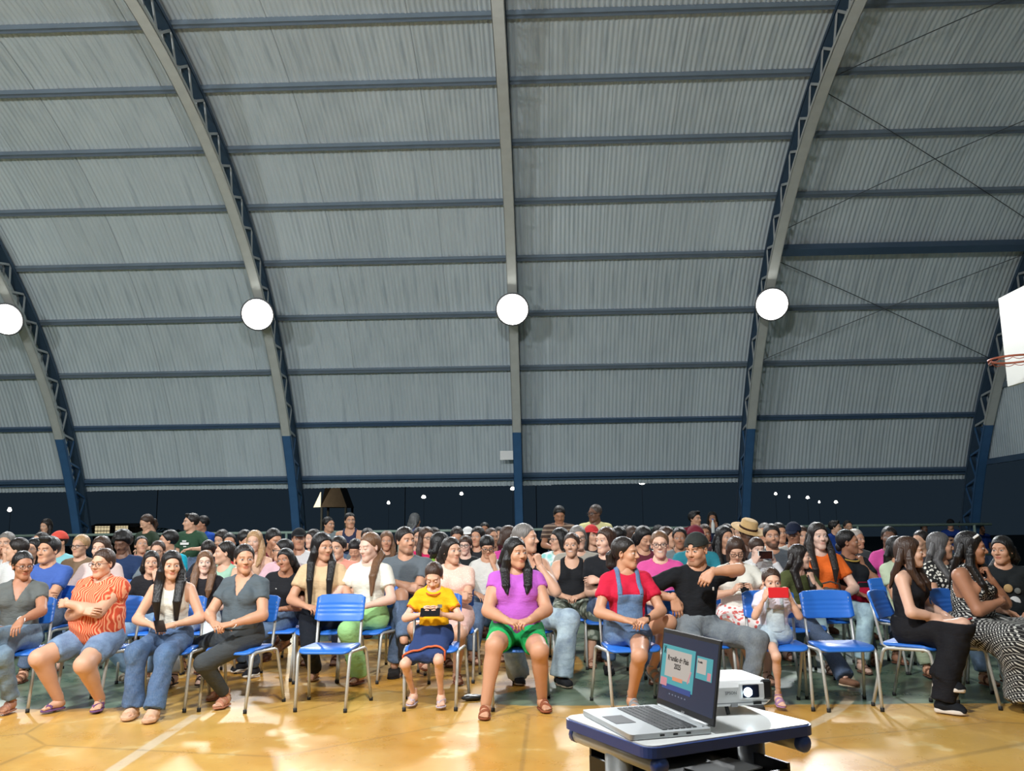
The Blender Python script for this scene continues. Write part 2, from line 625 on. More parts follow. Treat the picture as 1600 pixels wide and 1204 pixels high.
# purlins: one channel per bay
pm = MB()
pm.box((0, -.03, .0), (BAY - .02, .06, .045)).box((0, -.075, -.022), (BAY - .02, .03, .012)).box((0, -.03, .04), (BAY - .02, .09, .012))
pmesh = pm.mesh('purlin', M['purlin'])
em = MB()
em.box((0, -.05, .02), (BAY - .02, .10, .07)).box((0, -.04, -.075), (BAY - .02, .07, .035)).box((0, -.02, -.03), (BAY - .02, .03, .06))
emesh = em.mesh('eave_purlin', M['eave'])
bm_ = MB()
bm_.box((0, -.10, 0), (BAY - .02, .20, .10)).box((0, -.21, 0), (BAY - .02, .02, .16))
bmesh_ = bm_.mesh('strut_beam', M['dark_steel'])
npur = int(round((pi - 2 * PH0) / DPH))
for k in range(npur + 1):
    a = PH0 + k * (pi - 2 * PH0) / npur
    for b in range(5):
        xc = TRUSS_X[b] + BAY / 2
        me, nm = (emesh, 'eave_purlin') if k in (0, npur) else (pmesh, 'purlin')
        o = obj(nm, me, ceiling)
        o.location = (xc, YC + (RAD - .02) * cos(a), ZC + (RAD - .02) * sin(a))
        o.rotation_euler = (a, 0, 0)
        if k in (1,):
            o.material_slots[0].link = 'OBJECT'
            o.material_slots[0].material = M['eave']
    if k == 4:
        o = obj('strut_beam', bmesh_, ceiling)
        o.location = (TRUSS_X[4] + BAY / 2, YC + (RAD - .05) * cos(a + .012), ZC + (RAD - .05) * sin(a + .012))
        o.rotation_euler = (a, 0, 0)

# ------------------------------------------------------------------ lattice arch trusses
RI, RO = RAD - .58, RAD - .10


def arc_bar(r0, r1, hw, a0, a1, seg, lips=True):
    m = MB()
    an = np.linspace(a0, a1, seg + 1)

    def strip(ra, rb, x0, x1):
        V = [(x, r * cos(a), r * sin(a)) for a in an for (x, r) in ((x0, ra), (x1, ra), (x1, rb), (x0, rb))]
        F = []
        for i in range(seg):
            for k in range(4):
                k2 = (k + 1) % 4
                F.append((i * 4 + k, i * 4 + k2, i * 4 + 4 + k2, i * 4 + 4 + k))
        F += [(3, 2, 1, 0), tuple(seg * 4 + k for k in range(4))]
        m.add(V, F)
    strip(r0, r0 + .012, -hw, hw)
    strip(r0, r1, -hw, -hw + .012)
    strip(r0, r1, hw - .012, hw)
    return m


ph_in = math.asin(min(1, (-ZC) / RI))
ph_out = math.asin(min(1, (-ZC) / RO))
PH_SPLIT = math.asin((3.42 - ZC) / RI)
ic_up = arc_bar(RI, RI + .07, .095, PH_SPLIT, pi - PH_SPLIT, 56).mesh('inner_chord', M['chord'])
ic_lo1 = arc_bar(RI, RI + .07, .095, ph_in, PH_SPLIT, 12).mesh('blue_foot_chord', M['blue_steel'])
ic_lo2 = arc_bar(RI, RI + .07, .095, pi - PH_SPLIT, pi - ph_in, 12).mesh('blue_foot_chord', M['blue_steel'])
oc = MB()
oc = arc_bar(RO - .06, RO + .012, .095, ph_out, pi - ph_out, 70).mesh('outer_chord', M['dark_steel'])
DA = .031
bars = []
for sgn in (1, -1):
    a_, b_ = (0, RI + .05, 0), (0, (RO - .03) * cos(DA * sgn), (RO - .03) * sin(DA * sgn))
    a_ = np.array(a_)
    p0 = np.array([0, RI + .05, 0.0])
    p1 = np.array([0, (RO - .03) * cos(DA), (RO - .03) * sin(DA) * sgn])
    m = MB()
    d = p1 - p0
    L = np.linalg.norm(d)
    ang = atan2(d[2], d[1])
    for xo in (-.066, .066):
        m.box((p0 + p1) / 2 + np.array([xo, 0, 0]), (.018, L, .042), rot_x(ang))
    bars.append(m.mesh('lacing_bar', M['lacing']))
nb = int((pi - 2 * ph_out - .02) / (2 * DA))
LABEL_T = ['lattice arch truss beyond the left edge of the stands', 'lattice arch truss with floodlight at the left edge', 'lattice arch truss left of the middle with floodlight',
           'lattice arch truss in the middle seen edge on', 'lattice arch truss right of the middle with floodlight', 'lattice arch truss in front of the right end wall']
for ti, tx in enumerate(TRUSS_X):
    t = empty('arch_truss', (tx, YC, ZC))
    tag(t, LABEL_T[ti], 'truss', 'arch trusses')
    for nm, me in (('inner_chord', ic_up), ('blue_foot_chord', ic_lo1), ('blue_foot_chord', ic_lo2), ('outer_chord', oc)):
        obj(nm, me, t)
    for k in range(nb):
        a = ph_out + .03 + k * 2 * DA + DA / 2
        for q in (0, 1):
            o = obj('lacing_bar', bars[q], t)
            o.rotation_euler = (a, 0, 0)
            if a < PH_SPLIT - .05 or a > pi - PH_SPLIT + .05:
                o.material_slots[0].link = 'OBJECT'
                o.material_slots[0].material = M['blue_steel']

# bracing rods of the last bay
xa, xb = TRUSS_X[4], TRUSS_X[5]


def roof_pt(x, k, dr=.17):
    a = PH0 + k * DPH
    return np.array([x, YC + (RAD - dr) * cos(a), ZC + (RAD - dr) * sin(a)])


for n, (k0, k1) in enumerate(((2.05, 4.0), (4.4, 6.9), (6.9, 9.6))):
    for q in (0, 1):
        p, r_ = roof_pt(xa, k0 if q else k1), roof_pt(xb, k1 if q else k0)
        pts = [p + (r_ - p) * s for s in np.linspace(0, 1, 9)]
        pts = [np.array([p_[0], YC + (RAD - .17) * cos(atan2(p_[2] - ZC, p_[1] - YC)), ZC + (RAD - .17) * sin(atan2(p_[2] - ZC, p_[1] - YC))]) for p_ in pts]
        o = MB().tube(pts, .008, 5).build('bracing_rod', M['cable'], ceiling)

# ------------------------------------------------------------------ gable end wall (right), ribbed sheets
gable = structure(empty('wall_right'), 'ribbed zinc end wall closing the right gable')
xg = XR - .06
zb = 2.62
ymax = sqrt((RAD - .05) ** 2 - (zb - ZC) ** 2)
nw = 20
gy = np.linspace(YC - ymax, YC + ymax, nw + 1)
for i in range(nw):
    n = 40
    ys = np.linspace(gy[i] - .01, gy[i + 1] + .01, n + 1)
    xs = xg + .013 * np.clip(1.7 * np.sin(np.linspace(0, 2 * pi * 12, n + 1)), -1, 1)
    zt = ZC + np.sqrt(np.maximum((RAD - .04) ** 2 - (ys - YC) ** 2, .0))
    zt = np.maximum(zt, zb + .02)
    V = np.concatenate([np.stack([xs, ys, np.full(n + 1, zb)], 1), np.stack([xs, ys, zt], 1)])
    I = np.arange(n)
    o = obj('end_sheet', mesh_np('end_sheet', V, np.stack([I, I + 1, I + n + 2, I + n + 1], 1)), gable, M['zinc'])
MB().box((xg - .05, YC, zb + .06), (.06, 2 * ymax, .12)).build('girt', M['eave'], gable)
for zz in (4.2, 5.8, 7.4):
    yy = sqrt((RAD - .2) ** 2 - (zz - ZC) ** 2)
    MB().box((xg - .05, YC, zz), (.06, 2 * yy, .1)).build('girt', M['purlin'], gable)

# ------------------------------------------------------------------ floodlights on the inner chords
LAMPNAME = ['lit floodlight on the truss at the left edge', 'lit floodlight on the truss left of the middle', 'lit floodlight on the middle truss', 'lit floodlight on the truss right of the middle']


def floodlight(x, a, label, watts):
    c = np.array([x, YC + LAMP_R * cos(a), ZC + LAMP_R * sin(a)])
    near = cos(a) < 0
    aim = np.array([x * .9, YC + (4.0 if near else -5.0), 0.0]) - c
    aim /= np.linalg.norm(aim)
    R = np.array(Vector(aim).to_track_quat('Z', 'Y').to_matrix())
    root = tag(empty('floodlight', tuple(c)), label, 'floodlight', 'floodlights on the trusses')
    MB().lathe([(.10, -.26), (.12, -.25), (.13, -.16), (.20, -.12), (.31, -.02), (.33, .0), (.33, .02), (.30, .02)], 28, R=R).build('housing', M['housing'], root, True)
    MB().lathe([(.30, .015), (.285, .06), (.24, .10), (.16, .135), (.06, .15), (.005, .152)], 28, R=R).build('lens', M['lens'], root, True)
    up = np.array([0, cos(a), sin(a)])
    MB().box(up * .16 , (.30, .05, .05), rot_x(a - pi / 2)).box(up * .22 + np.array([.1, 0, 0]), (.03, .16, .05), rot_x(a)).box(up * .22 - np.array([.1, 0, 0]), (.03, .16, .05), rot_x(a)).build('bracket', M['housing'], root)
    ld = bpy.data.lights.new('flood_beam', 'AREA')
    ld.shape = 'DISK'
    ld.size = .5
    ld.spread = radians(162 if near else 120)
    ld.energy = watts
    ld.color = (.95, .98, 1.0)
    lo = link(bpy.data.objects.new('flood_beam', ld), root)
    lo.location = tuple(aim * .17)
    lo.rotation_euler = Vector(aim).to_track_quat('-Z', 'Y').to_euler()


for q, k in enumerate((1, 2, 3, 4)):
    floodlight(TRUSS_X[k], LAMP_PHI, LAMPNAME[q], FLOOD_W_FAR)
for q, k in enumerate((1, 2, 3)):
    floodlight(TRUSS_X[k], pi - LAMP_PHI, LAMPNAME[q].replace('lit floodlight', 'lit floodlight behind the viewer,'), FLOOD_W_NEAR)

# ------------------------------------------------------------------ railing behind the stands
YR = 19.35
rail = tag(empty('railing', (0, YR, 0)), 'green-grey pipe railing along the far side of the court', 'railing')
x = XL
MB().tube([(XL, 0, 1.36), (XR, 0, 1.36)], .03, 8).build('top_rail', M['rail'], rail, True)
MB().tube([(XL, 0, .72), (XR, 0, .72)], .022, 8).build('middle_rail', M['rail'], rail, True)
pst = MB().tube([(0, 0, 0), (0, 0, 1.36)], .028, 8).mesh('post', M['rail'], True)
k = 0
while x < XR:
    o = obj('post', pst, rail)
    o.location = (x, 0, 0)
    x += 2.5

# ------------------------------------------------------------------ basketball backboard at the right
bb = tag(empty('basketball_hoop', (7.3, YC - .05, 0)), 'white basketball backboard with rust-orange ring on a post', 'basketball hoop')
bx = 5.40 - 7.3
MB().box((bx + .02, 0, 3.42), (.04, 1.80, 1.05), bev=.006).build('backboard', M['white_board'], bb)
ring = [(bx - .39 + .235 * cos(a), .235 * sin(a), 3.05) for a in np.linspace(0, 2 * pi, 29)]
rg = MB().tube(ring, .011, 8, cap=False).build('ring', M['ring'], bb, True)
MB().box((bx - .08, 0, 3.05), (.16, .12, .03)).box((bx - .005, 0, 3.02), (.02, .16, .14)).build('ring_bracket', M['ring'], rg)
sp = []
for i in range(12):
    a0 = 2 * pi * i / 12
    sp.append([(bx - .39 + .235 * cos(a), .235 * sin(a), 3.035 - .022 * sin((a - a0) / (2 * pi / 12) * pi)) for a in np.linspace(a0, a0 + 2 * pi / 12, 5)])
m = MB()
for s_ in sp:
    m.tube(s_, .004, 5)
m.build('net_hooks', M['ring'], rg)
MB().tube([(0, 0, 0), (0, 0, 3.7)], .09, 14).build('post', M['blue_steel'], bb, True)
for yy in (-.35, .35):
    for zz in (3.15, 3.65):
        MB().tube([(0, 0, zz - .25), (bx + .06, yy, zz)], .028, 8).build('support_arm', M['blue_steel'], bb, True)

# notice sheet on the sheeting beside the middle truss
pn = on_y(793, 711, 19.2)
MB().box(tuple(pn), (.33, .006, .2), rot_x(-.05)).build('notice_board', M['paper'])
tag(bpy.data.objects['notice_board'], 'small white sheet fixed to the roofing beside the middle truss', 'notice')

# ------------------------------------------------------------------ beyond the court: house, hut, lamps, poles, palm
p0, p1 = on_y(145, 821, 45), on_y(200, 837, 45)
zt_, zb_ = p0[2], p1[2]
h = tag(empty('house', ((p0[0] + p1[0]) / 2, 45, 0)), 'dark house with two lit barred windows behind the railing', 'house')
wdt = p1[0] - p0[0]
MB().box((0, 1.2, .78), (wdt + .5, 2, 2.0)).build('wall', M['house'], h)
MB().add([(-wdt / 2 - .4, 0, 1.78), (wdt / 2 + .4, 0, 1.78), (wdt / 2 + .4, 1.2, 2.0), (-wdt / 2 - .4, 1.2, 2.0), (wdt / 2 + .4, 2.4, 1.78), (-wdt / 2 - .4, 2.4, 1.78)], [(0, 1, 2, 3), (3, 2, 4, 5)]).build('roof', M['hut_roof'], h)
for sx, wf in ((-.26, .42), (.28, .36)):
    wn = MB().box((sx * wdt, .17, (zt_ + zb_) / 2), (wdt * wf + .1, .08, zt_ - zb_ + .1)).build('window', M['window_bar'], h)
    npn = 5
    for i in range(npn):
        for j in (0, 1):
            MB().box((sx * wdt + (i - 2) * wdt * wf / npn, .12, (zt_ + zb_) / 2 + (j - .5) * (zt_ - zb_) / 2), (wdt * wf / npn * .8, .02, (zt_ - zb_) / 2 * .84)).build('pane', M['window_lit'], wn)

q0, q1 = on_y(488, 792, 40), on_y(536, 752, 40)
hut = tag(empty('hut', ((q0[0] + q1[0]) / 2, 40, 0)), 'steep-roofed open hut with glowing white gable in the dark', 'hut')
hw = (q1[0] - q0[0]) / 2
zl, zr = q0[2], q1[2]
MB().add([(-hw * .45, 0, zl), (hw * 1.1, .6, zl), (hw * .35, .6, zr + .2), (-hw * .05, 0, zr + .2), (-hw * .45, 1.4, zl), (hw * 1.1, 2.2, zl), (hw * .35, 2.2, zr + .2), (-hw * .05, 1.4, zr + .2)],
         [(0, 1, 2, 3), (4, 7, 6, 5), (0, 3, 7, 4), (1, 5, 6, 2), (3, 2, 6, 7), (0, 4, 5, 1)]).build('roof', M['hut_roof'], hut)
MB().add([(-hw, .2, zl), (-hw * .48, .02, zl), (-hw * .48, .02, zl + (zr - zl) * .6), (-hw, .3, zl), (-hw * .48, .12, zl), (-hw * .48, .12, zl + (zr - zl) * .6)],
         [(0, 1, 2), (5, 4, 3), (0, 2, 5, 3), (0, 3, 4, 1), (1, 4, 5, 2)]).build('gable', M['hut_gable'], hut)
hl_ = bpy.data.lights.new('hut_fill', 'POINT')  # added fill light that brightens the hut, has no fixture
hl_.energy = 260
hl_.color = (1, .9, .7)
hl_.shadow_soft_size = .1
ho_ = link(bpy.data.objects.new('hut_fill', hl_), hut)
ho_.location = (-hw * 1.6, -2.2, zl + .3)
for px_, py_ in ((-hw * .4, .1), (hw, .7), (-hw * .4, 1.3), (hw, 2.1)):
    MB().tube([(px_, py_, -.22), (px_, py_, zl + .1)], .06, 8).build('post', M['pole'], hut, True)

for i, (px_, py_, dd_, s_) in enumerate(((607, 785, 60, .8), (662, 776, 60, 1.25), (721, 771, 62, 1.0), (801, 763, 58, 1.2), (1003, 754, 50, 1.3), (1212, 771, 70, .9), (1233, 776, 76, .7), (1262, 777, 70, 1.1), (1280, 784, 80, .7), (1306, 784, 70, 1.1), (15, 796, 45, .8))):
    p = on_y(px_, py_, dd_)
    L_ = tag(empty('street_lamp', (p[0], dd_, -.22)), 'lit street lamp in the dark, %s counted from the left' % ['second', 'third', 'fourth', 'fifth', 'sixth', 'seventh', 'eighth', 'ninth', 'tenth', 'eleventh', 'first'][i], 'street lamp', 'street lamps in the night')
    hz = p[2] + .22
    MB().tube([(0, .1, 0), (0, .1, hz + .12), (0, 0, hz + .16)], .01, 6).build('pole', M['pole'], L_, True)
    MB().lathe([(.02, .12), (.07 * s_, .1), (.10 * s_, .04), (.13 * s_, -.02), (.13 * s_, -.05), (.06 * s_, -.09), (.01, -.1)], 12, c=(0, 0, hz)).build('luminaire', M['lens_far'], L_, True)
for i, (px_, dd_) in enumerate(((246, 30), (633, 32), (838, 34))):
    p = on_y(px_, 780, dd_)
    tag(MB().tube([(p[0], dd_, -.22), (p[0], dd_, 7.5)], [.016, .014], 8).build('utility_pole', M['pole'], None, True), ['thin dark pole in the night above the girl in dark green', 'thin dark pole behind the person in long blue top', 'thin dark pole just right of the middle truss'][i], 'pole')
p = on_y(285, 800, 27)
pl = tag(empty('palm', (p[0], 27, -.22)), 'dim palm behind the railing at the left', 'palm')
MB().tube([(0, 0, 0), (.05, 0, .8), (.02, 0, 1.5)], [.14, .11, .09], 10).build('trunk', M['trunk'], pl, True)
for k in range(13):
    a = 2 * pi * k / 13 + .2
    el = .5 + .5 * ((k * 7) % 5) / 5
    m = MB()
    sp_ = []
    for s_ in np.linspace(0, 1, 10):
        r_ = 1.15 * s_
        sp_.append(np.array([cos(a) * r_ * cos(el * .6), sin(a) * r_ * cos(el * .6), 1.5 + r_ * sin(el) - .75 * s_ * s_]))
    m.tube(sp_, .012, 5)
    for i in range(2, 10):
        tdir = sp_[i] - sp_[i - 1]
        side = np.cross(tdir, (0, 0, 1))
        side /= np.linalg.norm(side) + 1e-6
        for s_ in (-1, 1):
            b0 = sp_[i]
            tip = b0 + side * s_ * .28 + tdir * 1.2 - np.array([0, 0, .12])
            w_ = tdir * .25
            m.add([b0 - w_, b0 + w_, tip, tip + np.array([0, 0, .004])], [(0, 1, 2), (0, 3, 1)])
    m.build('frond', M['palm'], pl)

# ------------------------------------------------------------------ implicit surfaces -> meshes (for people)
def V3(*a):
    return np.array(a, float)


def nrm(v):
    v = np.asarray(v, float)
    return v / (np.linalg.norm(v) + 1e-9)


def cap_(a, b, ra, rb, k=.02, flat_end=False, grow=0.0):
    return ['c', np.asarray(a, float), np.asarray(b, float), ra, rb, k, flat_end]


def ell_(c, r, R=None, k=.02):
    return ['e', np.asarray(c, float), np.asarray(r, float), R, k]


def prim_eval(p, X, Y, Z, g=0.0):
    if p[0] == 'c':
        a, b, ra, rb = p[1], p[2], p[3] + g, p[4] + g
        ba = b - a
        L2 = ba @ ba + 1e-12
        x, y, z = X - a[0], Y - a[1], Z - a[2]
        t0 = (x * ba[0] + y * ba[1] + z * ba[2]) / L2
        t = np.clip(t0, 0, 1)
        d = np.sqrt((x - ba[0] * t) ** 2 + (y - ba[1] * t) ** 2 + (z - ba[2] * t) ** 2) - (ra + (rb - ra) * t)
        if p[6]:
            d = np.maximum(d, (t0 - 1) * sqrt(L2))
        return d
    c, r, R = p[1], p[2] + g, p[3]
    x, y, z = X - c[0], Y - c[1], Z - c[2]
    if R is not None:
        x, y, z = (R[0, 0] * x + R[1, 0] * y + R[2, 0] * z, R[0, 1] * x + R[1, 1] * y + R[2, 1] * z, R[0, 2] * x + R[1, 2] * y + R[2, 2] * z)
    k0 = np.sqrt((x / r[0]) ** 2 + (y / r[1]) ** 2 + (z / r[2]) ** 2)
    k1 = np.sqrt((x / r[0] ** 2) ** 2 + (y / r[1] ** 2) ** 2 + (z / r[2] ** 2) ** 2) + 1e-9
    return k0 * (k0 - 1) / k1


def prim_box(p, g=0.0):
    if p[0] == 'c':
        r = max(p[3], p[4]) + g
        return np.minimum(p[1], p[2]) - r, np.maximum(p[1], p[2]) + r
    r = max(p[2]) + g if p[3] is not None else p[2] + g
    return p[1] - r, p[1] + r


class Field:
    def __init__(self, prims, h, g=0.0, pad=.03):
        self.h = h
        bs = [prim_box(p, g) for p in prims]
        lo = np.min([b[0] for b in bs], 0) - pad
        hi = np.max([b[1] for b in bs], 0) + pad
        n = np.ceil((hi - lo) / h).astype(int) + 1
        self.lo, self.n = lo, n
        self.D = np.full(n, 1.0, np.float32)
        self.ax = [(lo[i] + h * np.arange(n[i])).astype(np.float32) for i in range(3)]
        for p, b in zip(prims, bs):
            k = p[5] if p[0] == 'c' else p[4]
            m = k + 2.5 * h
            i0 = np.maximum(((b[0] - m - lo) / h).astype(int), 0)
            i1 = np.minimum(((b[1] + m - lo) / h).astype(int) + 2, n)
            sl = tuple(slice(i0[i], i1[i]) for i in range(3))
            d = prim_eval(p, self.ax[0][sl[0]][:, None, None], self.ax[1][sl[1]][None, :, None], self.ax[2][sl[2]][None, None, :], g).astype(np.float32)
            s = self.D[sl]
            if k > 0:
                hh = np.maximum(k - np.abs(s - d), 0) / k
                self.D[sl] = np.minimum(s, d) - hh * hh * k * .25
            else:
                self.D[sl] = np.minimum(s, d)

    def grid(self):
        return self.ax[0][:, None, None], self.ax[1][None, :, None], self.ax[2][None, None, :]

    def cut(self, f, k=.006):
        """keep where f<0"""
        d = f(*self.grid()).astype(np.float32)
        s = self.D
        hh = np.maximum(k - np.abs(s - d), 0) / k
        self.D = np.maximum(s, d) + hh * hh * k * .25
        return self

    def sub(self, prim, k=.008, g=0.0):
        d = -prim_eval(prim, *self.grid(), g).astype(np.float32)
        s = self.D
        hh = np.maximum(k - np.abs(s - d), 0) / k
        self.D = np.maximum(s, d) + hh * hh * k * .25
        return self

    def at(self, P):
        i = np.rint((P - self.lo) / self.h).astype(int)
        ok = np.all((i >= 0) & (i < self.n), 1)
        i = np.clip(i, 0, self.n - 1)
        d = self.D[i[:, 0], i[:, 1], i[:, 2]]
        return np.where(ok, d, 1.0)

    def mesh(self):
        D, h = self.D, self.h
        s = D < 0
        n = np.array(D.shape)
        cnt = np.zeros(n - 1, np.int8)
        for a in (0, 1):
            for b in (0, 1):
                for c in (0, 1):
                    cnt += s[a:n[0] - 1 + a, b:n[1] - 1 + b, c:n[2] - 1 + c]
        act = np.argwhere((cnt > 0) & (cnt < 8))
        if len(act) == 0:
            return np.zeros((0, 3)), np.zeros((0, 4), int)
        vid = np.full(n - 1, -1, np.int64)
        vid[act[:, 0], act[:, 1], act[:, 2]] = np.arange(len(act))
        co = [(a, b, c) for a in (0, 1) for b in (0, 1) for c in (0, 1)]
        val = np.stack([D[act[:, 0] + a, act[:, 1] + b, act[:, 2] + c] for a, b, c in co], 1)
        P = np.zeros((len(act), 3))
        W = np.zeros(len(act))
        for i in range(8):
            for j in range(i + 1, 8):
                if sum(abs(x - y) for x, y in zip(co[i], co[j])) != 1:
                    continue
                vi, vj = val[:, i], val[:, j]
                cr = (vi < 0) != (vj < 0)
                t = np.where(cr, vi / np.where(cr, vi - vj, 1), 0)
                e = np.array(co[i])[None, :] + t[:, None] * (np.array(co[j]) - np.array(co[i]))[None, :]
                P += np.where(cr[:, None], e, 0)
                W += cr
        V = self.lo + (act + P / W[:, None]) * h
        Q = []
        for ax in range(3):
            o1, o2 = [(1, 2), (2, 0), (0, 1)][ax]
            a = np.take(s, range(n[ax] - 1), ax)
            b = np.take(s, range(1, n[ax]), ax)
            for flip, mk in ((False, a & ~b), (True, ~a & b)):
                I = np.argwhere(mk)
                I = I[(I[:, o1] > 0) & (I[:, o2] > 0) & (I[:, o1] < n[o1] - 1) & (I[:, o2] < n[o2] - 1)]
                if not len(I):
                    continue
                q = []
                for d1, d2 in ((0, 0), (-1, 0), (-1, -1), (0, -1)):
                    J = I.copy()
                    J[:, o1] += d1
                    J[:, o2] += d2
                    q.append(vid[J[:, 0], J[:, 1], J[:, 2]])
                q = np.stack(q, 1)
                if flip:
                    q = q[:, ::-1]
                Q.append(q)
        Q = np.concatenate(Q) if Q else np.zeros((0, 4), int)
        Q = Q[(Q >= 0).all(1)]
        return V, Q


def join(parts):
    V, Q, C, n = [], [], [], 0
    for p in parts:
        v, q = p[0], p[1]
        if len(v) == 0:
            continue
        V.append(v)
        Q.append(np.asarray(q) + n)
        C.append(p[2] if len(p) > 2 and p[2] is not None else np.zeros((len(v), 3)))
        n += len(v)
    return np.concatenate(V), np.concatenate(Q), np.concatenate(C)


def prune(V, Q, C, hidden):
    """drop faces wholly under clothing"""
    Q = Q[~hidden[Q].all(1)]
    used = np.unique(Q)
    mp = np.full(len(V), -1)
    mp[used] = np.arange(len(used))
    return V[used], mp[Q], C[used]


def set_mask(me, C):
    at = me.attributes.new('mask', 'FLOAT_COLOR', 'POINT')
    at.data.foreach_set('color', np.concatenate([C, np.ones((len(C), 1))], 1).astype(np.float32).ravel())


# ------------------------------------------------------------------ heads (local: face toward -Y, origin between the ears)
HEADS, CAPS, HANDS, FEET, SHOES = {}, {}, {}, {}, {}
HEAD_RES = (.0046, .0072, .0112)


def head_mesh(kind, smile, beard, lod, fat=0.0, sleepy=False):
    key = (kind, smile, beard, lod, round(fat, 2), sleepy)
    if key in HEADS:
        return HEADS[key]
    m = kind == 'm'
    ch = kind == 'c'
    jw = .061 if m else (.053 if ch else .0535)
    jw += .010 * fat
    ck = .004 * fat
    cw, jo, jr = (.019, .012, .018) if m else (.010, .017, .015)
    P = [ell_((0, .014, .036), (.0745, .093, .086), k=.02),
         ell_((0, -.026, -.034), (jw, .064, .080 if not ch else .070), k=.03),
         cap_((-cw, -.064, -.092), (cw, -.064, -.092), .019 + ck, .019 + ck, .025),
         cap_((-jw + jo, .0, -.060), (-cw, -.06, -.092), jr + ck, .016, .028),
         cap_((jw - jo, .0, -.060), (cw, -.06, -.092), jr + ck, .016, .028),
         ell_((-.036, -.056, -.022), (.027 + ck, .026, .026), k=.02), ell_((.036, -.056, -.022), (.027 + ck, .026, .026), k=.02),
         ell_((0, -.0745 if m else -.0715, .030), (.048, .016, .016 if m else .013), k=.022),
         cap_((0, -.084, .014), (0, -.105 if not ch else -.100, -.022), .0085, .0125, .012),
         ell_((-.0125, -.094, -.027), (.010, .011, .0085), k=.006), ell_((.0125, -.094, -.027), (.010, .011, .0085), k=.006),
         cap_((0, .02, -.05), (0, .035, -.17), .050 if not m else .055, .052 if not m else .058, .02)]
    for s in (-1, 1):
        P += [ell_((s * .0765, .012, -.004), (.010, .020, .030), rot_z(s * .35), k=.006)]
    F = Field(P, HEAD_RES[lod], pad=.02)
    F.D[:, :, :3] = 1.0
    for s in (-1, 1):
        F.sub(ell_((s * .031, -.098, .006), (.021, .021, .0125)), k=.014)
        F.sub(ell_((s * .082, .004, -.002), (.006, .011, .018), rot_z(s * .35)), k=.004)
    w = .026 if smile else .021
    F.sub(ell_((0, -.098, -.0565), (w, .010, .003 if not smile else .006)), k=.006)
    add = [ell_((-.031, -.0775, .005), (.0128,) * 3, k=.002), ell_((.031, -.0775, .005), (.0128,) * 3, k=.002),
           cap_((-.016, -.087, -.0505), (.016, -.087, -.0505), .0055, .0055, .006), cap_((-.013, -.086, -.063), (.013, -.086, -.063), .0065, .0065, .006)]
    X, Y, Z = F.grid()
    for p in add:
        d = prim_eval(p, X, Y, Z).astype(np.float32)
        k = p[4] if p[0] == 'e' else p[5]
        hh = np.maximum(k - np.abs(F.D - d), 0) / k
        F.D = np.minimum(F.D, d) - hh * hh * k * .25
    V, Q = F.mesh()
    x, y, z = V.T
    C = np.zeros((len(V), 3))
    front = y < -.05
    ax = np.abs(x)
    soft = HEAD_RES[lod] * .9

    def el(cx, cz, rx, rz):
        d = (np.sqrt(((ax - cx) / rx) ** 2 + ((z - cz) / rz) ** 2) - 1) * min(rx, rz)
        return np.clip(.5 - d / soft, 0, 1) * front
    mouth = np.clip(.5 - (np.sqrt((x / (w + .003)) ** 2 + ((z + .0568 - (.10 * x * x / w if smile else 0)) / .0125) ** 2) - 1) * .0125 / soft, 0, 1) * front
    C[:, 0] = mouth * (.5 if m or smile else .8) * (1.0 if lod == 0 else .75)
    if smile:
        C[:, 2] = np.clip(.5 - (np.sqrt((x / (w - .004)) ** 2 + ((z + .0563) / .0055) ** 2) - 1) * .0055 / soft, 0, 1) * front
    else:
        C[:, 1] = np.maximum(C[:, 1], (.55 if lod == 0 else .3) * np.clip(.5 - (np.sqrt((x / .021) ** 2 + ((z + .0565) / .0022) ** 2) - 1) * .0022 / soft, 0, 1) * front)
    eo = .0065 if not ch else .0075
    if sleepy:
        C[:, 1] = np.maximum(C[:, 1], .85 * el(.031, .000, .016, .0028))
    else:
        C[:, 2] = np.maximum(C[:, 2], .9 * el(.031, .005, .0145, eo))
        C[:, 1] = np.maximum(C[:, 1], el(.031, .0055, .0072, .0070))
        C[:, 1] = np.maximum(C[:, 1], .8 * el(.031, .005 + eo, .0155, .0022))
    br = np.clip(.5 - (np.abs(z - ((.0255 if m else .0285) - (3.2 if m else 5.5) * (ax - .034) ** 2)) - (.0040 if m else .0024)) / soft, 0, 1) * (ax > .011) * (ax < .052) * front
    C[:, 1] = np.maximum(C[:, 1], br * (.85 if m else .65))
    if lod == 0:
        C[:, 1] = np.maximum(C[:, 1], .6 * el(.009, -.0345, .0042, .0026))
    if beard:
        b = np.clip((-.040 - z) / .010, 0, 1) * np.clip((-.0 - y) / .02, 0, 1) * np.clip((z + .125) / .015, 0, 1)
        b = np.maximum(b, np.clip(.5 - (np.sqrt((x / .027) ** 2 + ((z + .043) / .0045) ** 2) - 1) * .0045 / soft, 0, 1) * front)
        b *= (1 - mouth)
        C[:, 1] = np.maximum(C[:, 1], beard * b)
    HEADS[key] = (V, Q, C)
    return HEADS[key]


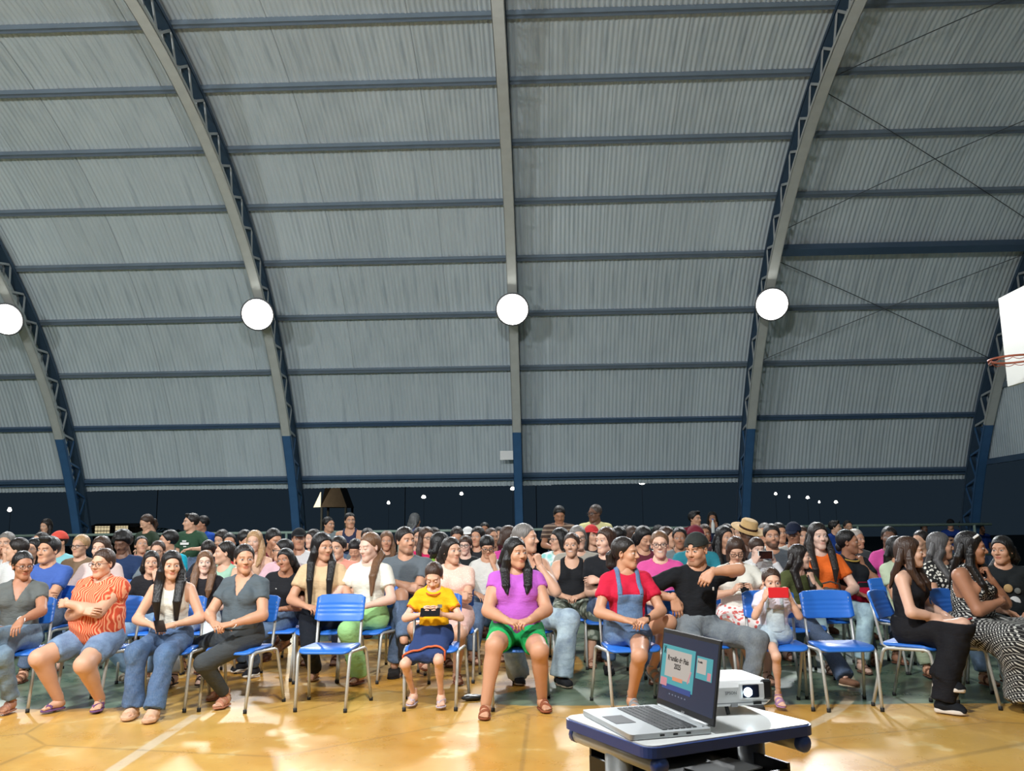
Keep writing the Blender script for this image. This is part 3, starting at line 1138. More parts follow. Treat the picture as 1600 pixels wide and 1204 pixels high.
def hair_cap(style, lod):
    key = (style, lod)
    if key in CAPS:
        return CAPS[key]
    h = (.0070, .0090, .0125)[lod]
    th = {'short': .014, 'pulled': .0115, 'part': .013, 'curly': .034, 'bob': .013, 'crop': .009, 'fringe': .013, 'quiff': .014}[style]
    sy_ = .026 if style in ('pulled', 'short', 'quiff', 'crop') else .021
    P = [ell_((0, sy_, .042), (.0745 + th, .093 + th - .002, .086 + th - .002), k=.02)]
    if style in ('bob', 'part'):
        P += [ell_((0, .04, -.02), (.076 + th, .07 + th, .08), k=.03)]
    if style == 'bob':
        for s in (-1, 1):
            P += [cap_((s * .068, .0, .0), (s * .070, .005, -.10), .028, .024, .03), cap_((s * .045, .06, 0), (s * .05, .06, -.11), .04, .032, .03)]
    if style == 'quiff':
        P += [cap_((-.04, -.055, .115), (.04, -.055, .115), .02, .02, .03)]
    if style == 'curly':
        for i in range(60):
            v = nrm(RNG.normal(size=3) * V3(1, 1, .8) + V3(0, .1, .35))
            P.append(ell_(V3(0, .014, .036) + v * V3(.1, .118, .112), (.018,) * 3, k=.01))
    if style == 'pulled':
        P += [ell_((0, .06, .0), (.066, .05, .06), k=.03)]
    F = Field(P, h, pad=.015)
    if style in ('short', 'crop', 'quiff', 'fringe', 'curly'):
        ys, zs = [-.12, -.085, -.066, -.05, -.03, -.012, .02, .05, .13], [.080, .078, .066, .046, .018, -.004, -.03, -.055, -.075]
        if style == 'fringe':
            zs = [.040, .040, .036, .030, .012, -.004, -.03, -.055, -.075]
    elif style == 'pulled':
        ys, zs = [-.12, -.082, -.066, -.05, -.034, -.012, .02, .05, .13], [.084, .080, .068, .050, .022, .004, -.03, -.07, -.09]
    elif style == 'part':
        ys, zs = [-.12, -.085, -.07, -.055, -.04, -.02, .0, .05, .13], [.084, .080, .066, .040, -.005, -.05, -.09, -.13, -.14]
    else:
        ys, zs = [-.12, -.085, -.07, -.055, -.04, -.02, .0, .05, .13], [.074, .070, .052, .02, -.03, -.09, -.13, -.15, -.15]
    F.cut(lambda X, Y, Z: (np.interp(np.broadcast_to(Y, F.D.shape), ys, zs).astype(np.float32) - Z + .06 * np.abs(X) * (style in ('part', 'pulled'))) * .75, k=.010)
    if style == 'part':
        F.sub(cap_((0, -.11, .14), (0, .03, .142), .006, .006), k=.012)
    CAPS[key] = F.mesh()
    return CAPS[key]


def hand_mesh(curl, lod):
    key = (curl, lod)
    if key in HANDS:
        return HANDS[key]
    P = [cap_((-.02, 0, 0), (.012, 0, 0), .0235, .0225, .012)]
    kx = [.086, .090, .086, .078]
    ky = [.031, .0105, -.0105, -.030]
    ln = [.070, .077, .071, .056]
    for i in range(4):
        P.append(cap_((.008, ky[i] * .55, .001), (kx[i], ky[i], 0), .0145, .0115, .012))
        p = V3(kx[i], ky[i], 0)
        a = .12
        rr = .0090 if i < 3 else .0078
        for j, fr in enumerate((.45, .31, .24)):
            a += curl * (1.1, 1.25, .8)[j] * (1 + .12 * i)
            q = p + ln[i] * fr * V3(cos(a), ky[i] * .9 * (1 - min(1, curl)), -sin(a))
            P.append(cap_(p, q, rr - .0006 * j, rr - .0006 * (j + 1), .003))
            p = q
    b = V3(.022, .024, -.004)
    t1 = V3(.050, .050 - .014 * curl, -.014 - .010 * curl)
    t2 = t1 + V3(.027, .010 - .020 * curl, -.010 - .012 * curl)
    t3 = t2 + V3(.022, .002 - .018 * curl, -.008)
    P += [cap_(b, t1, .0155, .0115, .012), cap_(t1, t2, .0105, .0095, .003), cap_(t2, t3, .0095, .0078, .003)]
    HANDS[key] = Field(P, (.0054, .0085, .0150)[lod], pad=.02).mesh()
    return HANDS[key]


def foot_prims():
    P = [cap_((0, .0, .06), (0, .006, -.02), .034, .034, .03), cap_((0, .035, -.045), (0, .0, -.045), .030, .030, .03),
         cap_((0, -.01, -.035), (.016, -.105, -.060), .032, .020, .03), cap_((0, -.005, -.045), (-.020, -.10, -.062), .030, .018, .03)]
    for i, (x, y, r, l) in enumerate(((.027, -.118, .0125, .040), (.008, -.124, .0090, .036), (-.007, -.121, .0085, .031), (-.020, -.114, .0080, .026), (-.032, -.104, .0075, .020))):
        P.append(cap_((x * .9, y + .02, -.064), (x, y - l * .75, -.068), r + .001, r, .004))
    return P


def foot_mesh(lod):
    if lod not in FEET:
        F = Field(foot_prims(), (.0068, .0105, .018)[lod], pad=.02)
        F.cut(lambda X, Y, Z: -.078 - Z, k=.006)
        F.cut(lambda X, Y, Z: Z - .05 + 0 * X, k=.004)
        FEET[lod] = F.mesh()
    return FEET[lod]


def shoe_mesh(kind, lod):
    """list of (part name, V, Q)"""
    key = (kind, lod)
    if key in SHOES:
        return SHOES[key]
    h = (.0062, .0095, .018)[lod]
    out = []
    zt = -.076

    def sole(t0, t1, g):
        F = Field([cap_((0, .03, -.08), (0, -.10, -.08), .034 + g, .043 + g, .0), cap_((0, -.10, -.08), (.006, -.125, -.08), .043 + g, .036 + g, .02)], min(h, .012), pad=.02)
        F.cut(lambda X, Y, Z: Z - t1 + 0 * X, k=.004)
        F.cut(lambda X, Y, Z: t0 - Z + 0 * X, k=.004)
        return F.mesh()

    def band(g, fs):
        F = Field(foot_prims(), h * .85, g=g, pad=.02)
        for f in fs:
            F.cut(f, k=.003)
        return F.mesh()
    if kind == 'sandal':
        out.append(('sole', *sole(-.092, zt, .002)))
        out.append(('strap', *band(.007, [lambda X, Y, Z: np.abs(Y + .095 - .25 * X) - .013 + 0 * Z, lambda X, Y, Z: zt - .004 - Z])))
        out.append(('strap', *band(.007, [lambda X, Y, Z: np.abs(Y + .055 + .35 * X) - .009 + 0 * Z, lambda X, Y, Z: zt - .004 - Z])))
        out.append(('strap', *band(.006, [lambda X, Y, Z: np.abs(Z - .005 + .35 * Y) - .006 + 0 * X])))
    elif kind == 'flipflop':
        out.append(('sole', *sole(-.092, zt, .003)))
        out.append(('strap', *band(.007, [lambda X, Y, Z: np.abs(Y + .122 - 1.6 * np.abs(X - .016)) - .009 + 0 * Z, lambda X, Y, Z: zt - .004 - Z, lambda X, Y, Z: Y + .02 + 0 * X, lambda X, Y, Z: Z + .025 + 0 * X])))
    elif kind == 'slide':
        out.append(('sole', *sole(-.098, -.064, .010)))
        out.append(('upper', *band(.013, [lambda X, Y, Z: Z + .012 + .25 * Y + 0 * X, lambda X, Y, Z: -.126 - Y + 0 * X + .5 * np.abs(X), lambda X, Y, Z: Y + .004 + 0 * X, lambda X, Y, Z: zt - .008 - Z])))
    else:
        out.append(('sole', *sole(-.094, -.060 if kind == 'sneaker' else -.076, .010)))
        F = Field(foot_prims() + [cap_((0, -.03, -.045), (0, -.115, -.056), .033, .030, .03)], h, g=.009, pad=.015)
        F.cut(lambda X, Y, Z: Z - (.012 if kind == 'sneaker' else -.018) - .12 * Y + 0 * X, k=.004)
        F.cut(lambda X, Y, Z: -.082 - Z + 0 * X, k=.003)
        out.append(('upper', *F.mesh()))
    SHOES[key] = out
    return out


def xf(V, R, t, s=1.0):
    return (np.asarray(V) * s) @ np.asarray(R).T + np.asarray(t)


def two_bone(a, t, l1, l2, pole):
    a, t = np.asarray(a, float), np.asarray(t, float)
    d = t - a
    L = np.linalg.norm(d)
    Lm = min(max(L, abs(l1 - l2) + .02), (l1 + l2) * .995)
    d = d / (L + 1e-9)
    e = a + d * Lm
    x = (l1 * l1 - l2 * l2 + Lm * Lm) / (2 * Lm)
    y = sqrt(max(l1 * l1 - x * x, 0))
    p = np.asarray(pole, float)
    p = p - d * (p @ d)
    return a + d * x + nrm(p) * y, e


SKIN = [(224, 180, 155), (212, 166, 138), (203, 153, 123), (175, 125, 97), (118, 84, 66), (228, 190, 170)]
BLACK, DARK, BROWN, LBROWN, BLOND, GREY, WHITEH = (18, 16, 17), (30, 24, 22), (58, 40, 30), (104, 76, 54), (170, 138, 100), (112, 110, 108), (176, 172, 166)


def paint(o, c):
    o.color = tuple(lin(c)) + (1,)
    return o


PEOPLE = []


# ------------------------------------------------------------------ people
CHAIR_SPOTS = []
SHOE_ME = {}
BODY_RES = (.0150, .0215, .0340)


def wrinkle(F, amp, seed):
    if amp <= 0:
        return
    r = np.random.RandomState(seed)
    X, Y, Z = F.grid()
    w = 0
    for i in range(4):
        d = nrm(r.normal(size=3)) * (2 * pi / r.uniform(.055, .13))
        w = w + np.sin(X * d[0] + Y * d[1] + Z * d[2] + r.uniform(0, 6))
    F.D = F.D + (amp * .5 * w).astype(np.float32)


def person(label, x, y, D, who=None, kind='f', yaw=0, byaw=None, pitch=0, roll=0, hair=('pulled', 'bun', .2), hc=DARK, skin=1,
           top=('tee', (120, 120, 120)), low=('jeans', (70, 96, 130)), shoes=('sandal', (120, 80, 60)), arms='lap', legs='apart',
           fat=0.0, lean=.04, leanx=0.0, stand=False, glasses=False, smile=False, beard=0.0, hat=None, foot_px=None, foot_dir=None,
           hips=None, hold=None, chair=True, group='people seated in the rows of chairs', sleepy=False, S_fix=None, lod=None, knee_out=.35, chair_off=(0, 0), drape=0.0):
    if byaw is None:
        byaw = yaw * .25
    by = radians(byaw)
    Rb = rot_z(by)
    tp = on_y(x, y, D)
    ztop = tp[2]
    if lod is None:
        lod = 0 if D < 7.7 else (1 if D < 9.9 else 2)
    ch = kind == 'c'
    SEAT = .455
    if not stand and ztop > 1.50 and not S_fix:
        stand = True
    if stand:
        S = S_fix or ztop / 1.63
    else:
        S = S_fix or min(max((ztop - SEAT) / .805, .66), 1.16)
    hs = .97 * (S if not ch else S ** .5) * (1.03 if kind == 'm' else 1.0)
    hs = min(max(hs, .84), 1.08)
    w_ = S * (1 + .16 * fat)
    P = V3(0, .02, SEAT + .085 * S) if not stand else V3(0, 0, .86 * S)
    N = P + S * V3(leanx * .46, .03 - lean * .46, .455)
    up = nrm(N - P)
    right = nrm(np.cross(V3(0, 1, 0), up))
    fwd = np.cross(up, right)          # facing -Y
    fwd = fwd if fwd[1] < 0 else -fwd
    Rt = np.stack([right, -fwd, up], 1)
    Hc = N + up * S * .055 + V3(leanx * .03, -.025 - .05 * lean, .085) * S
    Hc[2] += .122 * (S - hs)
    Rh = rot_z(radians(yaw) - by) @ rot_x(radians(pitch)) @ rot_y(radians(roll))
    shw = {'f': .150, 'm': .178, 'c': .146}[kind] * S * (1 + .06 * fat)

    def tor(u, v, w):
        return N + S * (right * u + fwd * v + up * w)

    def hp(v):
        return Hc + hs * (Rh @ np.asarray(v, float))
    # place so that the head lies where the photo shows it
    hw = on_y(x, y + .13 * hs * FPX / D, D)
    off = Rb @ Hc
    root_xy = V3(hw[0] - off[0], D - off[1], 0)

    def to_local(pw):
        return Rb.T @ (np.asarray(pw, float) - root_xy)
    # ---- legs
    l1, l2 = .425 * S, .405 * S
    if not stand:
        l1, l2 = max(l1, .33), max(l2, .34)
    hipz = -.015 * S
    ank, dirs = [], []
    ah = .094
    for i, s in enumerate((-1, 1)):
        fd = V3(s * .18, -1, 0)
        if stand:
            a = V3(s * .10 * S, -.01, ah)
        elif legs == 'apart':
            a = V3(s * .13 * S, -.40 * S - .03, ah)
        elif legs == 'together':
            a = V3(s * .065 * S, -.40 * S - .02, ah)
            fd = V3(s * .05, -1, 0)
        elif legs in ('crossR', 'crossL'):
            q = 1 if legs == 'crossR' else -1
            if s == q:
                a = V3(-q * .14 * S, -.56 * S, .30 * S)
                fd = V3(-q * .35, -.85, -.45)
            else:
                a = V3(s * .02 * S, -.36 * S - .05, ah)
        elif legs == 'back':
            a = V3(s * .10 * S, -.22 * S, ah)
        if foot_dir and foot_dir[i] is not None:
            fd = np.array(foot_dir[i], float)
        if foot_px and foot_px[i] is not None:
            f = foot_px[i]
            pw = on_z(f[0], f[1], f[2] if len(f) > 2 else 0.0)
            fl = to_local(pw)
            a = fl - nrm(fd) * V3(1, 1, 1) * .085
            a[2] = (f[2] if len(f) > 2 else 0.0) + ah
        ank.append(a)
        dirs.append(nrm(fd))
    knees = []
    for i, s in enumerate((-1, 1)):
        hpnt = P + V3(s * .088 * w_, -.02, hipz)
        pole = V3(s * knee_out, -.5, 1.0) if not stand else V3(0, -1, 0)
        if legs in ('crossR', 'crossL') and not stand:
            q = 1 if legs == 'crossR' else -1
            pole = V3(-q * .25 if s == q else s * .1, -.6, 1.2)
        kn, an = two_bone(hpnt, ank[i], l1, l2, pole)
        ank[i] = an
        knees.append((hpnt, kn, an))
    # ---- arms
    u1, u2 = .272 * S, .238 * S
    AR = []
    if isinstance(arms, str):
        arms = (arms, arms)
    for i, s in enumerate((-1, 1)):
        a = arms[i]
        sh = N + right * s * shw + up * (-.058 * S) + fwd * .0
        pole = V3(s, .45, -.5)
        hu = V3(0, -.2, 1)
        curl = .35
        if a == 'lap':
            t, hd = P + S * V3(s * .10, -.25 - .05 * fat, .115), V3(-s * .5, -.8, -.22)
        elif a == 'clasp':
            t, hd, curl = P + S * V3(s * .085, -.27 - .05 * fat, .12), V3(-s * .75, -.6, -.12), .6
            hu = V3(s * .2, -.3, 1)
        elif a == 'knees':
            t, hd = P + S * V3(s * .15, -.34, .12), V3(-s * .1, -.9, -.3)
        elif a == 'crossed':
            t, hd = P + S * V3(-s * .06, -.20 - .05 * fat - (.03 if s > 0 else 0), .23 + .03 * s + .02 * fat), V3(-s, .10, .02)
            pole, hu, curl = V3(s, .15, -.8), V3(0, -1, .35), .3
        elif a == 'chin':
            t, hd = hp((s * .02, -.105, -.155)) + V3(0, -.02, -.075), V3(-s * .15, .2, 1)
            pole, hu, curl = V3(s * .45, -.5, -1), V3(s * .35, -1, .1), .75
        elif a == 'face':
            t, hd = hp((s * .045, -.10, -.06)) + V3(s * .01, -.01, -.09), V3(-s * .1, .1, 1)
            pole, hu, curl = V3(s * .45, -.5, -1), V3(s * .3, -1, .1), .5
        elif a == 'phone':
            t, hd = P + S * V3(s * .088, -.24, .235), V3(-s * .25, -.75, .5)
            pole, hu, curl = V3(s, .1, -.8), V3(s * .9, -.2, .25), .55
        elif a == 'phone_up':
            t, hd = hp((s * .115, -.20, -.11)), V3(-s * .35, -.25, .9)
            pole, hu, curl = V3(s * .5, -.1, -1), V3(s * .75, -.6, .1), .6
        elif a == 'down':
            t, hd = sh + S * V3(s * .05, -.04, -.49), V3(0, -.1, -1)
            pole, hu = V3(s * .5, 1, 0), V3(s, 0, 0)
        elif a == 'rail':
            t, hd = P + S * V3(s * .22, -.28, .22), V3(-s * .4, -.8, -.1)
        elif a == 'head':
            t, hd = hp((s * .03, .10, .09)), V3(-s * .8, .4, .2)
            pole, hu = V3(s * .8, -.6, .8), V3(0, .5, 1)
        else:
            t, hd = np.array(a['at'], float), np.array(a.get('dir', (0, -1, 0)), float)
            if 'px' in a:
                t = to_local(on_y(a['px'][0], a['px'][1], D + a['px'][2]))
            pole, hu, curl = np.array(a.get('pole', pole), float), np.array(a.get('up', hu), float), a.get('curl', .4)
        el, wr = two_bone(sh, t, u1, u2, pole)
        AR.append((sh, el, wr, nrm(hd), hu, curl))
    # ---- body primitives
    f1 = 1 + .16 * fat
    fb = 1 + .30 * fat
    fem = kind == 'f'
    torso = [ell_(P + up * .03 * S, V3(.158 * f1, .112 * f1, .105) * S, Rt, .06),
             ell_(P + up * .17 * S + fwd * .012 * S, V3(.128 * fb, .098 * fb, .13) * S, Rt, .06),
             ell_(P + up * .305 * S, V3((.138 if fem else .152) * f1, .098 * f1, .14) * S, Rt, .06),
             cap_(N + right * shw * .80 - up * .066 * S, N - right * shw * .80 - up * .066 * S, .047 * w_, .047 * w_, .06),
             cap_(N + up * .012 * S, N + right * shw * .72 - up * .045 * S, .036 * S, .034 * S, .05),
             cap_(N + up * .012 * S, N - right * shw * .72 - up * .045 * S, .036 * S, .034 * S, .05)]
    if fem and S > .9:
        for s in (-1, 1):
            torso.append(ell_(P + up * .300 * S + fwd * .082 * S * f1 + right * s * .068 * S * f1, V3(.058, .052, .060) * S * (1 + .28 * fat), Rt, .035))
    if fat > .3:
        torso.append(ell_(P + up * .13 * S + fwd * .05 * S * fb, V3(.145, .10, .12) * S * (.8 + .28 * fat), Rt, .06))
    neck = [cap_(N - up * .02 * S, Hc + V3(0, .03, -.05) * hs, (.052 if fem else .058) * S * (1 + .06 * fat), (.047 if fem else .055) * S, .04)]
    fa = (1 + .16 * fat) * (1.06 if kind == 'm' else 1.0) * (S if not ch else S * .88)
    fl_ = (1 + .15 * fat) * (S if not ch else S * .8)
    armp = []
    for (sh, el, wr, hd, hu, cu) in AR:
        armp.append([cap_(sh, el, .050 * fa, .040 * fa, .03), cap_(el, wr, .040 * fa, .0265 * fa, .02), cap_(el * .85 + wr * .15, el * .55 + wr * .45, .040 * fa, .036 * fa, .02)])
    legp = []
    for (h_, kn, an) in knees:
        d = nrm(an - kn)
        bk = nrm(V3(0, 1, 0) - d * d[1])
        legp.append([cap_(h_, kn, .086 * fl_, .058 * fl_, .04), cap_(kn, an, .054 * fl_, .034 * fl_, .03), ell_(kn + (an - kn) * .32 + bk * .018 * S, V3(.047, .047, .10) * fl_, np.stack([nrm(np.cross(bk, d)), bk, d], 1) if True else None, .03)])
    flat = lambda L: [p for q in L for p in q]
    # ---- clothing fields
    kindt, ctop = top[0], top[1]
    mat_top = top[2] if len(top) > 2 else 'cloth'
    g = (.011, .012, .016)[lod] + drape
    h = BODY_RES[lod]
    sl = {'tee': .58, 'vneck': .50, 'polo': .66, 'long': 2.0, 'hoodie': 2.0, 'cap': .32, 'tank': 0, 'sleeveless': 0, 'halter': 0, 'strap': 0}[kindt]
    tp_prims = list(torso)
    if sl:
        for (sh, el, wr, *_r) in AR:
            if sl < 1:
                e = sh + (el - sh) * sl
                rr = .050 * fa + (.040 - .050) * fa * sl
                tp_prims.append(cap_(sh, e, .047 * fa, rr + (.008 if kindt not in ('vneck', 'cap') else .001), .030, True))
            else:
                tp_prims += [cap_(sh, el, .054 * fa, .046 * fa, .03), cap_(el, el + (wr - el) * .95, .044 * fa, .033 * fa, .02, True)]
    hem = top[3] if len(top) > 3 else .405
    FT = Field(tp_prims, h * (.82, .82, .82)[lod], g=g, pad=.05)
    if lod == 0:
        wrinkle(FT, .0035, int(x))

    def tw(f):
        def q(X, Y, Z):
            a, b, c = X - N[0], Y - N[1], Z - N[2]
            u = (a * right[0] + b * right[1] + c * right[2]) / S
            v = (a * fwd[0] + b * fwd[1] + c * fwd[2]) / S
            w = (a * up[0] + b * up[1] + c * up[2]) / S
            return f(u, v, w) * S
        return q
    FT.cut(tw(lambda u, v, w: -w - hem))
    if kindt in ('vneck',):
        FT.sub(ell_(tor(0, .01, .035), V3(.072, .075, .075) * S, Rt))
        FT.cut(tw(lambda u, v, w: -np.maximum(np.maximum((np.abs(u) - (w + .155) * .42) * .85, -v + .02), -w - .2)))
    elif kindt in ('tank', 'strap', 'sleeveless', 'halter'):
        dpt = {'tank': .105, 'strap': .13, 'sleeveless': .055, 'halter': .03}[kindt]
        FT.sub(ell_(tor(0, .06, .03), V3(.078, .085, dpt + .03) * S, Rt))
        wd = {'tank': .112, 'strap': .10, 'sleeveless': .125, 'halter': .085}[kindt] * (1 + .1 * fat)
        FT.cut(tw(lambda u, v, w: np.maximum(-1, np.minimum((np.abs(u) - wd - (.35 if kindt != 'halter' else .75) * np.maximum(0, -w - (.13 if kindt != 'halter' else .05))), w + .22))))
    elif kindt == 'hoodie':
        FT.sub(ell_(tor(0, .03, .05), V3(.062, .07, .05) * S, Rt))
    else:
        FT.sub(ell_(tor(0, .035, .035), V3(.074, .085, .060) * S, Rt))
    lk, lc = low[0], low[1]
    mat_low = low[2] if len(low) > 2 else ('denim' if lk in ('jeans', 'shorts_denim', 'wide_denim') else 'cloth')
    pel = [torso[0], ell_(P + up * .10 * S, V3(.140 * f1, .104 * f1, .09) * S, Rt, .05)]
    lp = list(pel)
    gl = (.012 if lk != 'leggings' else .007) + (.006 if lod == 2 else 0)
    for (h_, kn, an) in knees:
        if lk in ('jeans', 'trousers', 'leggings', 'capri'):
            e = kn + (an - kn) * (.93 if lk != 'capri' else .6)
            r2 = {'jeans': .050, 'trousers': .052, 'leggings': .038, 'capri': .055}[lk]
            lp += [cap_(h_, kn, .088 * fl_, .060 * fl_, .045), cap_(kn, e, .058 * fl_, r2 * fl_, .03, True)]
        elif lk in ('wide', 'wide_denim'):
            e = kn + (an - kn) * 1.03
            lp += [cap_(h_, kn, .088 * fl_, .058 * fl_, .06), cap_(kn, e, .056 * fl_, .076 * fl_, .08, True)]
        elif lk in ('shorts', 'shorts_denim'):
            fr = low[3] if len(low) > 3 else .55
            lp += [cap_(h_, h_ + (kn - h_) * fr, .090 * fl_, (.082 - .02 * fr) * fl_, .045, True)]
        elif lk == 'skirt':
            lp += [cap_(h_, h_ + (kn - h_) * .86, .092 * fl_, .062 * fl_, .10, True)]
        elif lk == 'dress':
            lp += [cap_(h_, kn, .100 * fl_, .090 * fl_, .12), cap_(kn, kn + (an - kn) * .92 + V3(0, .0, 0), .085 * fl_, .14 * fl_, .16, True)]
    if lk == 'skirt' or lk == 'dress':
        a, b = knees[0], knees[1]
        fr = .84
        lp += [cap_((a[0] + b[0]) / 2, (a[0] + b[0]) / 2 + ((a[1] + b[1]) / 2 - (a[0] + b[0]) / 2) * fr, .08 * fl_, .045 * fl_, .10, True)]
        if lk == 'dress':
            lp += [cap_((a[1] + b[1]) / 2, (a[2] + b[2]) / 2, .09 * fl_, .16 * fl_, .16, True)]
    FL = Field(lp, h * (.9, 1.0, 1.2)[lod], g=gl, pad=.05)
    if lod == 0 and lk != 'leggings':
        wrinkle(FL, .004, int(x) + 5)
    FL.cut(tw(lambda u, v, w: w + .34))
    # ---- root and parts
    o = tag(empty('person', tuple(root_xy), by), label, 'person', group)
    FB = Field(torso + neck + flat(armp) + flat(legp), h, pad=.05)
    Vb, Qb = FB.mesh()
    hid = (FT.at(Vb) < -.004) | (FL.at(Vb) < -.004)
    n_ = np.zeros_like(Vb)
    e1, e2 = Vb[Qb[:, 2]] - Vb[Qb[:, 0]], Vb[Qb[:, 3]] - Vb[Qb[:, 1]]
    fn_ = np.cross(e1, e2)
    for j_ in range(4):
        np.add.at(n_, Qb[:, j_], fn_)
    n_ /= np.linalg.norm(n_, axis=1)[:, None] + 1e-12
    Vb = np.where(hid[:, None], Vb - n_ * (.010 if lod else .007), Vb)
    Cb = np.zeros((len(Vb), 3))
    parts = [(Vb, Qb, Cb)]
    hv, hq, hcm = head_mesh(kind, smile, beard, lod, min(1, max(fat, 0)), sleepy)
    parts.append((xf(hv, Rh, Hc, hs), hq, hcm))
    hsz = (.93 if fem else 1.02) * (S if not ch else S * 1.0)
    for i, (sh, el, wr, hd, hu, cu) in enumerate(AR):
        s = (-1, 1)[i]
        V, Q = hand_mesh(round(cu * 4) / 4, lod)
        hu = nrm(hu - hd * (hu @ hd))
        side = np.cross(hu, hd)
        # thumb side: toward the other hand when the palm looks down
        A = np.stack([hd, side if s == -1 else -side, hu], 1)
        if np.linalg.det(A) < 0:
            Qh = Q[:, ::-1]
        else:
            Qh = Q
        parts.append((xf(V, A, wr, hsz), Qh))
    fsz = (.92 if fem else 1.04) * (S if S < 1 else 1)
    FR = []
    for i, s in enumerate((-1, 1)):
        d = dirs[i]
        rgt = nrm(np.cross(d, V3(0, 0, 1)))
        u_ = np.cross(rgt, d)
        A = np.stack([-rgt if s == -1 else rgt, -d, u_], 1)      # big toe on the inner side
        FR.append((A, knees[i][2], fsz))
        if shoes and lod < 2 and shoes[0] not in ('sneaker', 'shoe'):
            V, Q = foot_mesh(lod)
            parts.append((xf(V, A, knees[i][2], fsz), Q[:, ::-1] if np.linalg.det(A) < 0 else Q))
    V, Q, C = join(parts)
    me = mesh_np('body', V, Q)
    set_mask(me, C)
    bo = obj('body', me, o, M['skin'])
    paint(bo, SKIN[skin])
    tn = {'tee': 't_shirt', 'vneck': 'v_neck_top', 'polo': 'polo_shirt', 'long': 'long_sleeved_top', 'hoodie': 'hooded_top', 'cap': 'blouse', 'tank': 'tank_top', 'sleeveless': 'sleeveless_top', 'halter': 'halter_top', 'strap': 'strap_top'}[kindt]
    V, Q = FT.mesh()
    paint(obj(tn, mesh_np(tn, V, Q), o, M[mat_top]), ctop)
    ln = {'jeans': 'jeans', 'trousers': 'trousers', 'leggings': 'leggings', 'capri': 'trousers', 'wide': 'wide_trousers', 'wide_denim': 'wide_jeans', 'shorts': 'shorts', 'shorts_denim': 'denim_shorts', 'skirt': 'skirt', 'dress': 'long_skirt'}[lk]
    V, Q = FL.mesh()
    lo_ = paint(obj(ln, mesh_np(ln, V, Q), o, M[mat_low]), lc)
    # ---- hair
    if hair:
        cs, locks, hl = hair
        V, Q = hair_cap(cs, lod)
        hp_parts = [(xf(V, Rh, Hc, hs), Q)]
        L = []

        def chain(pts, radii, offs):
            for io, of in enumerate(offs):
                q = [np.asarray(p) + of * ((.5, 1.0, 1.05, .9, .3)[i] if len(pts) == 5 else (.5, 1.0, .9, .35)[i]) for i, p in enumerate(pts)]
                if len(offs) > 2:
                    q[-1] = q[-2] + (q[-1] - q[-2]) * (.72 + .3 * ((io * 5) % 7) / 6.0)
                for i in range(len(q) - 1):
                    L.append(cap_(q[i], q[i + 1], radii[i], radii[i + 1], .010))
        if locks in ('front', 'both'):
            for s in (-1, 1):
                fx = (.140 + .03 * max(0, fat)) * S
                chain([hp((s * .058, .004, .05)), hp((s * .080, .004, -.05)), tor(s * .090, .065, .02), tor(s * .085, fx / S + .010 - .02 * (hl < .2), -min(.13, hl * .6)), tor(s * .075, fx / S + .012, -hl)],
                      [.012 * hs, .018 * hs, .016, .013, .004], [right * s * a_ + fwd * b_ for a_, b_ in ((-.024, -.004), (-.010, .004), (.006, .006), (.020, .002), (-.016, -.022), (.004, -.024), (.020, -.020))])
        if locks in ('back', 'both'):
            for s in (-1, 0, 1):
                chain([hp((s * .055, .065, .02)), hp((s * .062, .088, -.07)), tor(s * .065, -.075, -.02), tor(s * .07, -.115, -hl)], [.026 * hs, .026 * hs, .024, .008], [right * -.016 + fwd * .004, right * .016, right * (s * .022)])
        if locks == 'pony':
            chain([hp((0, .10, .02)), hp((0, .135, -.02)), hp((0, .13, -.10)), tor(0, -.105, -hl)], [.022 * hs, .028 * hs, .028, .010], [right * -.012, right * .012])
        if locks in ('sideR', 'sideL'):
            s = 1 if locks == 'sideR' else -1
            chain([hp((0, .095, -.02)), hp((s * .05, .085, -.09)), tor(s * .07, .02, .02), tor(s * .085, .140, -.10), tor(s * .085, .160, -hl)], [.026 * hs, .030 * hs, .030, .026, .010], [right * -.012, right * .012])
        if locks == 'bun':
            L.append(ell_(hp((0, .112, .02)), V3(.034, .030, .034) * hs, k=.01))
        if locks == 'nape':
            L.append(ell_(hp((0, .10, -.045)), V3(.036, .032, .05) * hs, k=.01))
        if L:
            hp_parts.append(Field(L, (.0068, .0105, .0145)[lod], pad=.03).mesh())
        V, Q, _c = join(hp_parts)
        paint(obj('hair', mesh_np('hair', V, Q), o, M['hair']), hc)
    # ---- shoes
    if shoes and lod == 2:
        shoes = ('shoe', shoes[1])
    if shoes:
        nm = {'sandal': 'sandal', 'flipflop': 'flip_flop', 'slide': 'clog', 'sneaker': 'sneaker', 'shoe': 'shoe'}[shoes[0]]
        for A, an, fs in FR:
            first = None
            for ip, (pn_, V, Q) in enumerate(shoe_mesh(shoes[0], lod)):
                mk = (shoes[0], lod, ip)
                if mk not in SHOE_ME:
                    SHOE_ME[mk] = mesh_np(pn_, V, Q)
                me = SHOE_ME[mk]
                if first is None:
                    first = obj(nm, me, o, M['cloth'])
                    Ms = Matrix([list(A[0] * fs) + [an[0]], list(A[1] * fs) + [an[1]], list(A[2] * fs) + [an[2]], [0, 0, 0, 1]])
                    first.matrix_local = Ms
                    paint(first, shoes[2] if len(shoes) > 2 else shoes[1])
                else:
                    paint(obj(pn_, me, first, M['cloth']), shoes[1])
